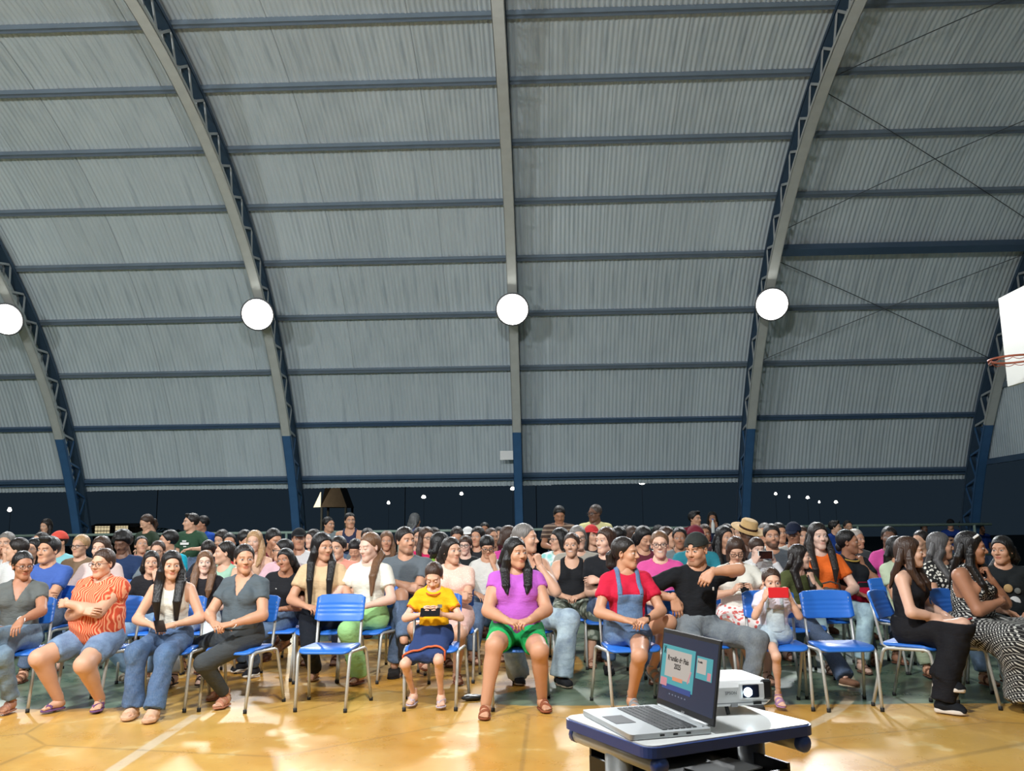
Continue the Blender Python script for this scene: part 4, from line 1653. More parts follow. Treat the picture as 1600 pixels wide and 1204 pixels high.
    # ---- glasses
    if glasses:
        m = MB()
        r_ = .0020 if lod == 0 else .0026
        for s in (-1, 1):
            m.tube([hp((s * .033 + .0235 * np.sign(cos(a)) * abs(cos(a)) ** .7, -.1035 + .004 * abs(cos(a)), .002 + .0165 * np.sign(sin(a)) * abs(sin(a)) ** .7)) for a in np.linspace(0, 2 * pi, 17)], r_ * hs, 5, cap=False)
            m.tube([hp((s * .0565, -.098, .006)), hp((s * .074, -.04, .010)), hp((s * .080, .014, .008))], r_ * hs, 5)
        m.tube([hp((-.010, -.1035, .005)), hp((0, -.107, .007)), hp((.010, -.1035, .005))], r_ * hs, 5)
        m.build('glasses', M['metal_frame'], o, True)
    # ---- hats
    if hat:
        hk, hcol = hat
        if hk == 'straw':
            m = MB().lathe([(.02, .165), (.075, .168), (.088, .155), (.097, .075), (.10, .065), (.155, .058), (.185, .064), (.187, .060), (.155, .052), (.10, .056), (.09, .056)], 28)
            V = np.concatenate(m.v)
            V[:, 1] = V[:, 1] * 1.08 + .012
            m.v = [xf(V, Rh, Hc, hs)]
            ho = m.build('straw_hat', M['straw'], o, True)
            m = MB().lathe([(.0985, .072), (.1005, .072), (.099, .094), (.097, .094)], 28)
            V = np.concatenate(m.v)
            V[:, 1] = V[:, 1] * 1.08 + .012
            m.v = [xf(V, Rh, Hc, hs)]
            paint(m.build('hat_band', M['cloth'], ho, True), (60, 40, 30))
        else:
            th = .017
            sg = 1 if hk == 'cap' else -1
            F = Field([ell_((0, .014, .036), (.0745 + th, .093 + th, .086 + th + .004), k=.02)], (.0055, .0075, .010)[lod], pad=.015)
            F.cut(lambda X, Y, Z: .040 + .12 * sg * -Y * .6 - Z + 0 * X, k=.004)
            if sg < 0:
                F.sub(ell_((0, -.125, .052), (.040, .05, .022)), k=.004)
            B = Field([ell_((0, -.105 * sg + (.02 if sg < 0 else 0), .048 + (0 if sg > 0 else -.012)), (.072, .075, .007), rot_x(.16 * sg), k=.01)], (.0045, .006, .008)[lod], pad=.015)
            V, Q, _c = join([(xf(*[F.mesh()[0]], Rh, Hc, hs), F.mesh()[1])])
            co_ = paint(obj('cap', mesh_np('cap', V, Q), o, M['cloth']), hcol)
            V, Q = B.mesh()
            paint(obj('visor', mesh_np('visor', xf(V, Rh, Hc, hs), Q), co_, M['cloth']), hcol)
    info = dict(root=o, P=P, N=N, Hc=Hc, Rh=Rh, S=S, hs=hs, tor=tor, hp=hp, AR=AR, knees=knees, right=right, up=up, fwd=fwd, Rt=Rt, torso=torso, lp=lp, h=h, lod=lod, Rb=Rb, xy=root_xy, tw=tw, fl=fl_, g=g, FL=FL, low=lo_, FT=FT)
    if not stand and chair and D < 10.2:
        CHAIR_SPOTS.append((root_xy + Rb @ V3(chair_off[0], chair_off[1], 0), by, who or label))
    PEOPLE.append(info)
    return info


def world_pt(inf, p):
    return inf['Rb'] @ np.asarray(p, float) + inf['xy']


def held_box(name, label, cat, inf, c, size, R, mat, screen=None, group=None):
    """a slim thing held in the hands (own top-level object)"""
    w = world_pt(inf, c)
    A = inf['Rb'] @ np.asarray(R)
    t = tag(empty(name, tuple(w)), label, cat, group)
    MB().box((0, 0, 0), size, A, bev=min(size) * .3).build('case' if cat == 'phone' else 'cover', mat, t)
    if screen is not None:
        n = A @ V3(0, 0, 1)
        MB().box(tuple(n * size[2] * .5), (size[0] * .9, size[1] * .94, .001), A).build('screen', screen, t)
    return t

# ------------------------------------------------------------------ chairs
def chair_parts():
    out = []
    m = MB()
    ol = rounded_rect(.40, .40, .06, 5)
    nz = [(0.0, .985), (.010, 1.0), (.022, .97)]
    V, F = [], []
    n = len(ol)
    for zz, sc in nz:
        for (x, y) in ol:
            dip = -.012 * (1 - (x / .2) ** 2) * (1 if zz > .005 else .7) - (.02 * max(0, (-y - .13) / .07))
            V.append((x * sc * (1.0 + .06 * (-y / .2)), y * sc, .428 + zz + dip + .010))
    for r in range(2):
        for i in range(n):
            j = (i + 1) % n
            F.append((r * n + i, r * n + j, r * n + n + j, r * n + n + i))
    V.append((0, 0, .426))
    V.append((0, 0, .445))
    for i in range(n):
        j = (i + 1) % n
        F.append((3 * n, j, i))
        F.append((3 * n + 1, 2 * n + i, 2 * n + j))
    m.add(V, F)
    out.append(('seat', m.mesh('seat', M['chair_blue'], True)))
    # backrest: curved panel with three pressed grooves
    nx, nzg = 12, 24
    V, F = [], []
    for side in (0, 1):
        for j in range(nzg + 1):
            t = j / nzg
            z = .625 + .20 * t
            for i in range(nx + 1):
                u = -1 + 2 * i / nx
                wx = .202
                zz = z
                # rounded corners
                e = max(0, abs(u) - .86) / .14
                zz = .725 + (z - .725) * (1 - .16 * e * e) + .010 * (1 - u * u) * (1 if t > .5 else -.2) * abs(2 * t - 1)
                y = .215 - .028 * u * u + .06 * (t - .5) + .012
                if side == 0:
                    gdist = min(abs(t - q) for q in (.30, .46, .62))
                    y += .004 * max(0, 1 - gdist / .05) * (abs(u) < .93)
                else:
                    y += .018
                V.append((u * wx, y, zz))
    st = (nx + 1) * (nzg + 1)
    for side in (0, 1):
        for j in range(nzg):
            for i in range(nx):
                a = side * st + j * (nx + 1) + i
                q = (a, a + 1, a + nx + 2, a + nx + 1)
                F.append(q if side == 0 else q[::-1])
    rim = [i for i in range(nx + 1)] + [j * (nx + 1) + nx for j in range(1, nzg + 1)] + [nzg * (nx + 1) + i for i in range(nx - 1, -1, -1)] + [j * (nx + 1) for j in range(nzg - 1, 0, -1)]
    for k in range(len(rim)):
        a, b = rim[k], rim[(k + 1) % len(rim)]
        F.append((b, a, a + st, b + st))
    me = MB().add(V, F).mesh('backrest', M['chair_blue'], True)
    out.append(('backrest', me))
    feet = []
    for s in (-1, 1):
        f0, f1 = V3(s * .195, -.235, .012), V3(s * .205, -.175, .41)
        r1, r0 = V3(s * .235, .15, .41), V3(s * .258, .245, .012)
        pts = [f0, f0 + (f1 - f0) * .5, f1 - V3(0, .003, .02), f1 + V3(0, .012, .008), f1 + V3(s * .003, .04, .017), r1 + V3(-s * .003, -.04, .017), r1 + V3(0, -.012, .008), r1 + V3(s * .002, .004, -.02), r0 + (r1 - r0) * .5, r0]
        out.append(('side_frame', MB().tube(pts, .0125, 9).mesh('side_frame', M['chair_tube'], True)))
        bp = [V3(s * .178, .07, .418), V3(s * .180, .13, .424), V3(s * .180, .170, .45), V3(s * .181, .20, .62), V3(s * .180, .232, .78)]
        out.append(('back_post', MB().tube(bp, .0115, 9).mesh('back_post', M['chair_tube'], True)))
        feet += [f0, r0]
    out.append(('crossbar', MB().tube([(-.205, -.12, .415), (.205, -.12, .415)], .010, 8).tube([(-.225, .09, .415), (.225, .09, .415)], .010, 8).mesh('crossbar', M['chair_tube'], True)))
    for f in feet:
        out.append(('rubber_foot', MB().tube([f * V3(1, 1, 0), f * V3(1, 1, 0) + V3(0, 0, .028)], .015, 9).mesh('rubber_foot', M['rubber'], True)))
    return out


CHAIR = chair_parts()


def chair(loc, rz, label):
    o = tag(empty('school_chair', (loc[0], loc[1], 0), rz), label, 'chair', 'blue school chairs')
    for nm, me in CHAIR:
        obj(nm, me, o)
    return o


c = (on_z(462, 1113) + on_z(538, 1112)) / 2
chair((c[0] + .02, c[1] + .235), radians(-5), 'empty blue plastic school chair in front of mint green trousers')
c = (on_z(1294, 1111) + on_z(1377, 1113)) / 2
chair((c[0], c[1] + .235), radians(2), 'empty blue plastic school chair between red phone and black jumpsuit')
c = on_y(1362, 1050, 9.5)
chair((c[0] + .12, 9.6), radians(12), 'empty blue chair by the person in pink t-shirt at right')
c = on_y(198, 890, 9.9)
chair((c[0], 9.75), 0, 'empty blue chair behind the orange swirl blouse')

# ------------------------------------------------------------------ front row
B_ = (24, 25, 28)
pp = person

a = pp('person in grey v-neck top and jeans with glasses at far left', 36, 862, 7.05, 'the person in grey v-neck at far left', yaw=48, byaw=12, pitch=4, hair=('pulled', 'nape', .1), hc=BLACK, skin=3,
       top=('vneck', (98, 102, 100)), low=('jeans', (96, 122, 142)), shoes=('sandal', (176, 128, 108)), legs='crossR', arms=('lap', {'at': (.14, -.36, .70), 'dir': (-.1, -.75, -.6), 'curl': .35}), glasses=True, fat=.25,
       foot_px=((6, 1117), None))
MB().tube([a['AR'][1][2] + V3(.028 * cos(t), .012 * sin(t), .028 * sin(t)) for t in np.linspace(0, 2 * pi, 15)], .0035, 6, cap=False).build('bracelet', M['silver_band'], a['root'], True)
a = pp('person in orange swirl-print blouse and denim shorts with crossed arms', 160, 858, 7.05, 'the orange swirl blouse', yaw=-12, byaw=-12, pitch=3, hair=('pulled', 'bun', .1), hc=BROWN, skin=1,
       drape=.014, knee_out=.06, top=('cap', (214, 90, 56), 'swirl', .56), low=('shorts_denim', (104, 132, 166), 'denim', .70), shoes=('flipflop', (122, 88, 132)), arms='crossed', fat=1.7, chair_off=(-.02, .08), glasses=True, foot_px=((74, 1114), (150, 1114)), foot_dir=((-.25, -1, 0), (.45, -1, 0)))
a = pp('person in white sleeveless top and wide jeans holding a phone', 268, 861, 6.95, 'the white sleeveless top', yaw=30, byaw=6, pitch=3, hair=('part', 'front', .34), hc=BLACK, skin=1,
       top=('sleeveless', (226, 222, 208)), low=('wide_denim', (50, 86, 128)), shoes=('slide', (222, 180, 150)), arms=('clasp', 'clasp'), lean=.22, foot_px=((199, 1126), (233, 1130)), foot_dir=((-.1, -1, 0), (-.02, -1, 0)), fat=-.25, legs='together', knee_out=.1)
girl_white = a
MB().tube([a['AR'][1][2] + V3(.026 * cos(t), .01 * sin(t), .026 * sin(t)) for t in np.linspace(0, 2 * pi, 15)], .003, 6, cap=False).build('bracelet', M['silver_band'], a['root'], True)
hnd = (a['AR'][0][2] + a['AR'][1][2]) / 2 + V3(0, -.075, .0)
held_box('phone', 'dark phone held over wide jeans by white sleeveless top', 'phone', a, hnd, (.075, .15, .009), rot_z(.5) @ rot_x(.5), M['phone'], M['phone'], 'phones in hands')
a = pp('person in grey v-neck t-shirt and charcoal leggings with clasped hands', 382, 851, 7.05, 'the grey v-neck and leggings', yaw=28, byaw=-12, pitch=0, hair=('pulled', 'nape', .1), hc=DARK, skin=2,
       top=('vneck', (88, 98, 104)), low=('leggings', (70, 74, 76)), shoes=('sandal', (190, 130, 104)), arms='clasp', foot_px=((331, 1094), (343, 1108)), foot_dir=((-.3, -1, -.05), (.05, -1, 0)), fat=.35, knee_out=.15)
MB().tube([a['AR'][1][2] + V3(.030 * cos(t), .014 * sin(t), .030 * sin(t)) for t in np.linspace(0, 2 * pi, 15)], .0035, 6, cap=False).build('bracelet', M['silver_band'], a['root'], True)
MB().box(tuple(a['tor'](.075, .118, -.13)), (.022, .006, .014), a['Rt']).build('emblem', M['white_print'], a['root'])
# child in yellow
a = pp('child in yellow t-shirt and navy skirt looking down at a phone', 678, 880, 7.05, 'the child in yellow', kind='c', yaw=-4, byaw=0, pitch=30, hair=('pulled', 'bun', .1), hc=BROWN, skin=0, sleepy=True,
       top=('tee', (242, 184, 28), 'cloth', .47), low=('skirt', (48, 66, 110)), shoes=('flipflop', (196, 184, 196)), arms='phone', foot_px=((641, 1106), (689, 1109)), foot_dir=((-.15, -1, 0), (.1, -1, 0)), lean=.08, knee_out=.0)
kid = a
held_box('phone', 'dark phone in the hands of child in yellow', 'phone', a, (a['AR'][0][2] + a['AR'][1][2]) / 2 + V3(0, -.075, .02), (.15, .075, .010), rot_x(.9), M['phone'], M['phone'], 'phones in hands')


def rim(inf, name, F0prims, col, f, gg, hh):
    F = Field(F0prims, hh, g=gg, pad=.04)
    for q in f:
        F.cut(q, k=.002)
    V, Q = F.mesh()
    return paint(obj(name, mesh_np(name, V, Q), inf['root'], M['cloth']), col)


# orange piping: hem of the skirt, sleeve ends, collar
ky = (kid['knees'][0][1][1] + kid['knees'][1][1][1]) / 2
hy = kid['knees'][0][0][1] + (ky - kid['knees'][0][0][1]) * .86
sv = np.empty(len(kid['low'].data.vertices) * 3)
kid['low'].data.vertices.foreach_get('co', sv)
sv = sv.reshape(-1, 3)
edge_ = sv[sv[:, 1] < hy + .035]
bx_ = np.linspace(edge_[:, 0].min(), edge_[:, 0].max(), 22)
tp_ = []
for i_ in range(21):
    sel = edge_[(edge_[:, 0] >= bx_[i_]) & (edge_[:, 0] <= bx_[i_ + 1])]
    if len(sel):
        k_ = sel[sel[:, 2] > sel[:, 2].max() - .03]
        tp_.append(V3((bx_[i_] + bx_[i_ + 1]) / 2, k_[:, 1].min() + .002, sel[:, 2].max() - .004))
tp_ = np.array(tp_)
tp_[1:-1] = (tp_[:-2] + tp_[1:-1] * 2 + tp_[2:]) / 4
tp_ = np.concatenate([[tp_[0] - V3(-.002, 0, .07)], tp_, [tp_[-1] - V3(.002, 0, .07)]])
paint(MB().tube(tp_, .008, 6).build('skirt_trim', M['cloth'], kid['root'], True), (222, 112, 72))
for i in (0, 1):
    sh, el = kid['AR'][i][0], kid['AR'][i][1]
    e = sh + (el - sh) * .575
    d = nrm(el - sh)
    MB().tube([e - d * .012, e + d * .004], .050 * kid['S'] * .88 + .012, 16, cap=False).build('sleeve_trim', M['cloth'], kid['root'], True)
    paint(bpy.context.scene.collection.objects[-1], (216, 104, 50))
cl = [kid['tor'](.080 * cos(t), .034 + .088 * sin(t), -.012 - .030 * max(0, sin(t)) + .028 * max(0, -sin(t))) for t in np.linspace(0, 2 * pi, 21)]
paint(MB().tube(cl, .006, 6, cap=False).build('collar_trim', M['cloth'], kid['root'], True), (216, 104, 50))
MB().box(tuple(kid['tor'](.075, .150, -.15)), (.035, .006, .026), kid['Rt']).build('emblem', M['grey_print'], kid['root'])

a = pp('person in purple short-sleeved blouse and bright green shorts', 806, 840, 7.05, 'the purple blouse and green shorts', yaw=36, byaw=4, pitch=0, hair=('part', 'both', .16), hc=BLACK, skin=2,
       top=('cap', (190, 98, 196), 'cloth', .46), low=('shorts', (34, 170, 92), 'cloth', .62), shoes=('sandal', (150, 88, 62)), arms='clasp', foot_px=((757, 1124), (853, 1113)), foot_dir=((-.12, -1, 0), (.25, -1, 0)), fat=1.0, knee_out=-.08)
a = pp('person in red t-shirt and denim dungaree shorts with crossed legs', 978, 840, 7.0, 'the denim dungarees', yaw=62, byaw=8, pitch=2, hair=('pulled', 'pony', .10), hc=DARK, skin=2,
       top=('tee', (206, 36, 66)), low=('shorts_denim', (74, 108, 150), 'denim', .42), shoes=('sandal', (150, 150, 150)), arms='clasp', legs='crossL', fat=-.1, foot_px=((1030, 1062, .16), (992, 1112)), foot_dir=((.3, -.85, -.35), (.0, -1, 0)))
dung = a


def bib(inf, col, lowz, topz, wd, mat='denim'):
    F = Field(inf['torso'], inf['h'] * .8, g=.021, pad=.04)
    F.cut(inf['tw'](lambda u, v, w: np.abs(u) - wd), k=.003)
    F.cut(inf['tw'](lambda u, v, w: np.maximum(w + topz, -w - lowz)), k=.003)
    F.cut(inf['tw'](lambda u, v, w: -v + .02), k=.003)
    V, Q = F.mesh()
    b = paint(obj('bib', mesh_np('bib', V, Q), inf['root'], M[mat]), col)
    for s in (-1, 1):
        F = Field(inf['torso'], inf['h'] * .8, g=.020, pad=.04)
        F.cut(inf['tw'](lambda u, v, w: np.abs(u - s * (.078 - .10 * np.minimum(0, w + .10))) - .019), k=.003)
        F.cut(inf['tw'](lambda u, v, w: -w - topz - .01), k=.003)
        V, Q = F.mesh()
        paint(obj('shoulder_strap', mesh_np('shoulder_strap', V, Q), inf['root'], M[mat]), col)
        MB().box(tuple(inf['tor'](s * .074, .135, -topz)), (.030, .008, .020), inf['Rt'], bev=.003).build('buckle', M['silver_band'], inf['root'])


bib(dung, (74, 108, 150), .40, .165, .100)
w3 = dung['AR'][1][2]
MB().box(tuple(w3 + V3(-.0, -.006, .028)), (.040, .036, .012), rot_y(.15), bev=.004).build('watch', M['phone'], dung['root'])
MB().tube([w3 + V3(.004 * sin(t) + .01, .028 * cos(t), .028 * sin(t)) for t in np.linspace(0, 2 * pi, 15)], .007, 6, cap=False).build('watch_strap', M['rubber'], dung['root'], True)

a = pp('person in black polo shirt and grey jeans wearing a backward cap', 1088, 834, 7.15, 'the black polo shirt', kind='m', yaw=-38, byaw=16, pitch=8, hair=('crop', None, 0), hc=GREY, skin=2, beard=.35,
       top=('polo', (26, 28, 32), 'cloth', .395), low=('jeans', (98, 106, 110), 'denim'), shoes=('shoe', (60, 60, 60)), hat=('capback', (46, 50, 48)), fat=.3, foot_px=((1120, 1110), (1180, 1112)),
       arms=({'at': (0, 0, 0), 'px': (1053, 934, -.10), 'dir': (.15, -.2, -1), 'up': (-.3, -1, 0), 'pole': (-1, .25, -.4), 'curl': .3}, {'at': (0, 0, 0), 'px': (1112, 893, -.26), 'dir': (-.75, -.15, -.75), 'up': (-.25, -.9, .5), 'pole': (1, -.35, .15), 'curl': .45}), leanx=.04, lean=.02, knee_out=.6)
MB().box(tuple(a['tor'](.085, .122, -.15)), (.014, .006, .026), a['Rt'], bev=.002).build('emblem', M['white_print'], a['root'])
a = pp('child in white t-shirt and pale dungaree shorts holding up a red phone', 1206, 888, 7.0, 'the child with red phone', kind='c', yaw=-2, byaw=-4, pitch=6, hair=('pulled', 'bun', .1), hc=BROWN, skin=0,
       top=('tee', (224, 220, 232)), low=('shorts_denim', (176, 194, 204), 'denim', .5), shoes=('sandal', (172, 132, 168)), arms='phone_up', legs='crossR', foot_px=((1222, 1111), (1172, 1066, .14)), foot_dir=((.05, -1, 0), (-.25, -.85, -.35)), lean=.03)
redkid = a
bib(a, (182, 198, 206), .42, .17, .100)
held_box('phone', 'red phone held up in front of the child in dungarees', 'phone', a, (a['AR'][0][2] + a['AR'][1][2]) / 2 + V3(0, -.055, .045), (.15, .078, .012), rot_x(pi / 2), M['red_case'], None, 'phones in hands')
a = pp('person in black sleeveless jumpsuit and white-soled trainers turned to the right', 1422, 839, 6.95, 'the black jumpsuit', yaw=72, byaw=52, pitch=0, hair=('part', 'both', .14), hc=BROWN, skin=0,
       top=('halter', (28, 28, 32)), low=('wide', (30, 30, 34)), shoes=('sneaker', (30, 32, 36), (232, 220, 206)), arms='clasp', legs='crossL', lean=.12, fat=-.15, foot_px=((1494, 1080, .16), (1496, 1117)), foot_dir=((0, -1, -.1), (.0, -1, 0)))
jump = a
held_box('notebook', 'red-edged notebook lying on the black jumpsuit lap', 'notebook', a, a['P'] + V3(.05, -.33, .10), (.12, .20, .012), rot_x(-.05), M['red_case'], M['phone'])
a = pp('person in black and white patterned long dress with crossed arms', 1518, 831, 7.0, 'the patterned long dress', yaw=66, byaw=40, pitch=4, hair=('part', 'both', .18), hc=BLACK, skin=3, smile=True,
       top=('strap', (60, 60, 60), 'dots', .46), low=('dress', (60, 60, 60), 'dots'), shoes=('sandal', (110, 80, 60)), arms=('crossed', 'chin'), fat=.55, lean=.14)
dress = a
MB().box(tuple(a['hp']((-.075, -.03, .095))), (.012, .05, .018), a['Rh'] @ rot_x(-.7), bev=.004).build('hair_clip', M['paper'], a['root'])
MB().tube([a['hp']((-.083, .012 + .014 * cos(t), -.045 + .014 * sin(t))) for t in np.linspace(0, 2 * pi, 13)], .0022, 6, cap=False).build('earring', M['gold'], a['root'], True)
a = pp('person in black graphic t-shirt and light jeans at the right edge', 1556, 838, 7.55, 'the graphic t-shirt at the right edge', yaw=-50, byaw=-12, pitch=0, hair=('part', 'back', .15), hc=BLACK, skin=2,
       top=('tee', (34, 38, 40)), low=('jeans', (176, 196, 206)), shoes=('sandal', (110, 80, 60)), arms='lap', fat=.7)
a['root'].location.x += .05
for q, (u, w, sx, sz, mt) in enumerate(((-.02, -.17, .07, .06, 'straw'), (.05, -.19, .05, .07, 'grey_print'), (-.08, -.19, .05, .05, 's_pink'), (.02, -.28, .09, .04, 'paper'))):
    MB().lathe([(.001, -.003), (sx * .45, -.002), (sx * .5, .0), (sx * .45, .003), (.001, .004)], 14, c=a['tor'](u, .165, w), R=a['Rt'] @ rot_x(pi / 2)).build('shirt_print', M[mt], a['root'], True)

# ------------------------------------------------------------------ second and third rows
a = pp('person in blue t-shirt with crossed arms behind the grey v-neck', 75, 839, 8.75, kind='m', yaw=-10, hair=('quiff', None, 0), hc=BLACK, skin=2, top=('tee', (70, 100, 172)), low=('jeans', (60, 80, 110)), arms='crossed')
a = pp('person in pale pink cardigan behind the orange swirl blouse', 157, 838, 9.3, yaw=6, hair=('part', 'back', .2), hc=BROWN, skin=0, top=('long', (222, 198, 190)), arms='lap')
a = pp('person in black t-shirt and light jeans with hand at the chin', 236, 861, 8.3, 'the black t-shirt with hand at chin', yaw=25, hair=('part', 'back', .22), hc=DARK, skin=1, top=('tee', (34, 34, 38)), low=('jeans', (110, 144, 176)), shoes=('shoe', (206, 190, 166)), arms=('lap', 'face'), lean=.2, foot_px=((192, 1066), None))
a = pp('person in black top and white trousers beside the grey leggings', 320, 861, 8.35, yaw=18, hair=('part', 'both', .22), hc=LBROWN, skin=5, top=('tee', (36, 34, 38)), low=('trousers', (214, 220, 220)), arms='lap', lean=.1, fat=-.2, shoes=('sandal', (60, 50, 46)))
a = pp('person in mint green top looking to the left', 350, 846, 9.2, yaw=-62, hair=('pulled', 'nape', .1), hc=DARK, skin=1, top=('sleeveless', (158, 196, 172)), arms='lap', fat=.5)
a = pp('person in black t-shirt and black trainers leaning to the left', 446, 857, 8.35, 'the black t-shirt leaning left', yaw=-12, roll=-10, hair=('part', 'back', .18), hc=BLACK, skin=3, top=('tee', (32, 33, 37)), low=('jeans', (60, 88, 120)), shoes=('sneaker', (36, 36, 40), (220, 216, 206)), arms='clasp', leanx=.12, lean=.2, foot_px=((368, 1052), (388, 1060)), foot_dir=((-.5, -1, 0), (-.3, -1, 0)))
MB().box(tuple(a['tor'](-.06, .13, -.15)), (.05, .006, .05), a['Rt'], bev=.002).build('emblem', M['white_print'], a['root'])
a = pp('person in beige t-shirt and black trousers turned to the right', 504, 833, 8.3, 'the beige t-shirt', yaw=48, byaw=6, pitch=4, hair=('part', 'front', .42), hc=BLACK, skin=2, top=('tee', (216, 186, 146)), low=('trousers', (28, 32, 40)), shoes=('sandal', (180, 140, 110)), arms='clasp', legs='crossR', foot_px=((487, 1064), (434, 1014, .22)), foot_dir=(None, (-.6, -.8, -.4)))
a = pp('person in white t-shirt and mint green wide trousers with crossed legs', 577, 833, 8.3, 'the mint green trousers', yaw=-34, byaw=-12, pitch=10, sleepy=True, hair=('pulled', 'sideR', .26), hc=LBROWN, skin=5, top=('tee', (232, 228, 214)), low=('wide', (158, 208, 138)), shoes=('sandal', (140, 96, 80)), arms=('knees', 'clasp'), legs='crossR', fat=-.1, foot_px=((553, 1070), (522, 978, .33)), foot_dir=(None, (-.8, -.5, -.4)))
a = pp('person in slate grey t-shirt and jeans with crossed arms', 634, 824, 8.9, 'the slate grey t-shirt', kind='m', yaw=38, byaw=-6, hair=('short', None, 0), hc=DARK, skin=2, beard=.25, top=('tee', (100, 108, 114)), low=('jeans', (64, 90, 124)), shoes=('shoe', (40, 36, 34)), arms='crossed', fat=.35, legs='crossL')
a = pp('person in pale pink lace blouse with crossed arms', 706, 840, 8.25, 'the pink lace blouse', yaw=38, byaw=4, hair=('part', 'back', .14), hc=DARK, skin=1, top=('tee', (236, 200, 184), 'lace'), low=('skirt', (226, 184, 170)), shoes=('sandal', (150, 96, 74)), arms='crossed', legs='crossL', fat=.3, foot_px=((664, 1040, .14), (716, 1070)))
a = pp('person in black tank top and pale jeans leaning forward behind purple blouse', 822, 818, 8.2, 'the black tank top behind purple', yaw=72, byaw=20, hair=('pulled', 'bun', .1), hc=GREY, skin=1, top=('tank', (34, 36, 40)), low=('wide_denim', (162, 182, 192)), shoes=('shoe', (36, 36, 38), (150, 136, 116)), arms=('lap', 'chin'), fat=.3, lean=.12, foot_px=((812, 1070), None))
a = pp('smiling person in black tank top and mottled green trousers', 893, 833, 9.35, 'the black tank top and green trousers', yaw=-12, hair=('pulled', 'nape', .1), hc=BROWN, skin=1, smile=True, top=('tank', (32, 33, 36)), low=('capri', (120, 130, 114), 'camo'), shoes=('sandal', (150, 104, 80)), arms='clasp', fat=.5, foot_px=((888, 1045), (925, 1044)))
a = pp('laughing person in black t-shirt and jeans turned to the left', 946, 824, 8.95, 'the laughing black t-shirt', yaw=-46, byaw=-8, hair=('part', 'sideR', .2), hc=BROWN, skin=0, smile=True, top=('tee', (32, 34, 38)), low=('jeans', (56, 84, 122)), shoes=('shoe', (34, 34, 36)), arms='crossed', legs='crossL', fat=.1)
a = pp('laughing person in pink t-shirt and glasses behind the dungarees', 1031, 830, 8.4, 'the pink t-shirt with glasses', yaw=-8, hair=('pulled', 'pony', .12), hc=LBROWN, skin=0, smile=True, glasses=True, top=('tee', (214, 84, 150)), low=('jeans', (64, 100, 146)), arms='lap', fat=.35)
a = pp('person in white blouse with red floral skirt looking down at phone', 1150, 840, 8.3, 'the white blouse with floral skirt', yaw=-6, pitch=26, sleepy=True, hair=('bob', None, .1), hc=BROWN, skin=1, glasses=True, top=('tee', (232, 228, 214)), low=('skirt', (230, 190, 184), 'floral'), shoes=('sandal', (120, 90, 70)), arms='phone', fat=.5)
held_box('phone', 'dark phone in the hands over red floral skirt', 'phone', a, (a['AR'][0][2] + a['AR'][1][2]) / 2 + V3(0, -.08, .03), (.075, .15, .010), rot_x(.7), M['phone'], M['phone'], 'phones in hands')
a = pp('person in olive t-shirt and wide dark jeans with hand at the mouth', 1250, 851, 8.1, 'the olive t-shirt', yaw=74, byaw=24, pitch=2, hair=('part', 'both', .2), hc=DARK, skin=0, top=('tee', (82, 88, 52)), low=('wide_denim', (50, 72, 104)), shoes=('shoe', (146, 106, 82), (214, 190, 160)), arms=('lap', 'chin'), lean=.28, legs='apart', foot_px=((1275, 1040), (1336, 1078)))
a = pp('person in bright orange t-shirt and pale jeans', 1279, 817, 8.9, 'the bright orange t-shirt', yaw=6, hair=('part', 'both', .26), hc=DARK, skin=5, top=('tee', (240, 112, 44)), low=('jeans', (170, 200, 210)), shoes=('sandal', (120, 90, 76)), arms='lap', fat=-.05)
bag = person_bag = a
a = pp('person in black t-shirt with yellow collar and hand at the mouth', 1326, 828, 9.35, 'the yellow-collared black t-shirt', yaw=66, byaw=14, hair=('pulled', 'nape', .1), hc=BLACK, skin=3, top=('tee', (38, 42, 46)), low=('jeans', (60, 70, 90)), arms=('lap', 'chin'), fat=.6)
cl = [a['tor'](.080 * cos(t), .034 + .090 * sin(t), -.012 - .030 * max(0, sin(t)) + .028 * max(0, -sin(t))) for t in np.linspace(0, 2 * pi, 21)]
paint(MB().tube(cl, .009, 6, cap=False).build('collar', M['cloth'], a['root'], True), (200, 168, 84))
a = pp('person in pink t-shirt under the railing at right', 1389, 823, 10.6, 'the pink t-shirt at right', yaw=-20, roll=8, hair=('pulled', 'bun', .1), hc=BLACK, skin=4, top=('tee', (216, 84, 158)), arms='lap')
a = pp('person in pale green t-shirt half hidden behind the black jumpsuit', 1404, 838, 8.6, 'the pale green t-shirt', yaw=50, byaw=15, hair=('part', 'back', .25), hc=BLACK, skin=2, top=('tee', (200, 214, 184)), low=('trousers', (170, 180, 150)), arms='crossed')
a = pp('person in black and white animal-print top behind the patterned dress', 1470, 832, 8.2, 'the animal-print top', yaw=74, byaw=24, hair=('part', 'both', .2), hc=(84, 84, 86), skin=2, top=('tee', (210, 208, 200), 'animal'), low=('jeans', (120, 150, 180)), arms='clasp', fat=.4)

# ------------------------------------------------------------------ rows further back
G3 = 'people seated in the back rows'


def bk(label, x, y, D, who=None, **kw):
    kw.setdefault('arms', 'lap')
    return pp(label, x, y, D, who, group=G3 if not kw.get('stand') else 'people standing at the back', **kw)


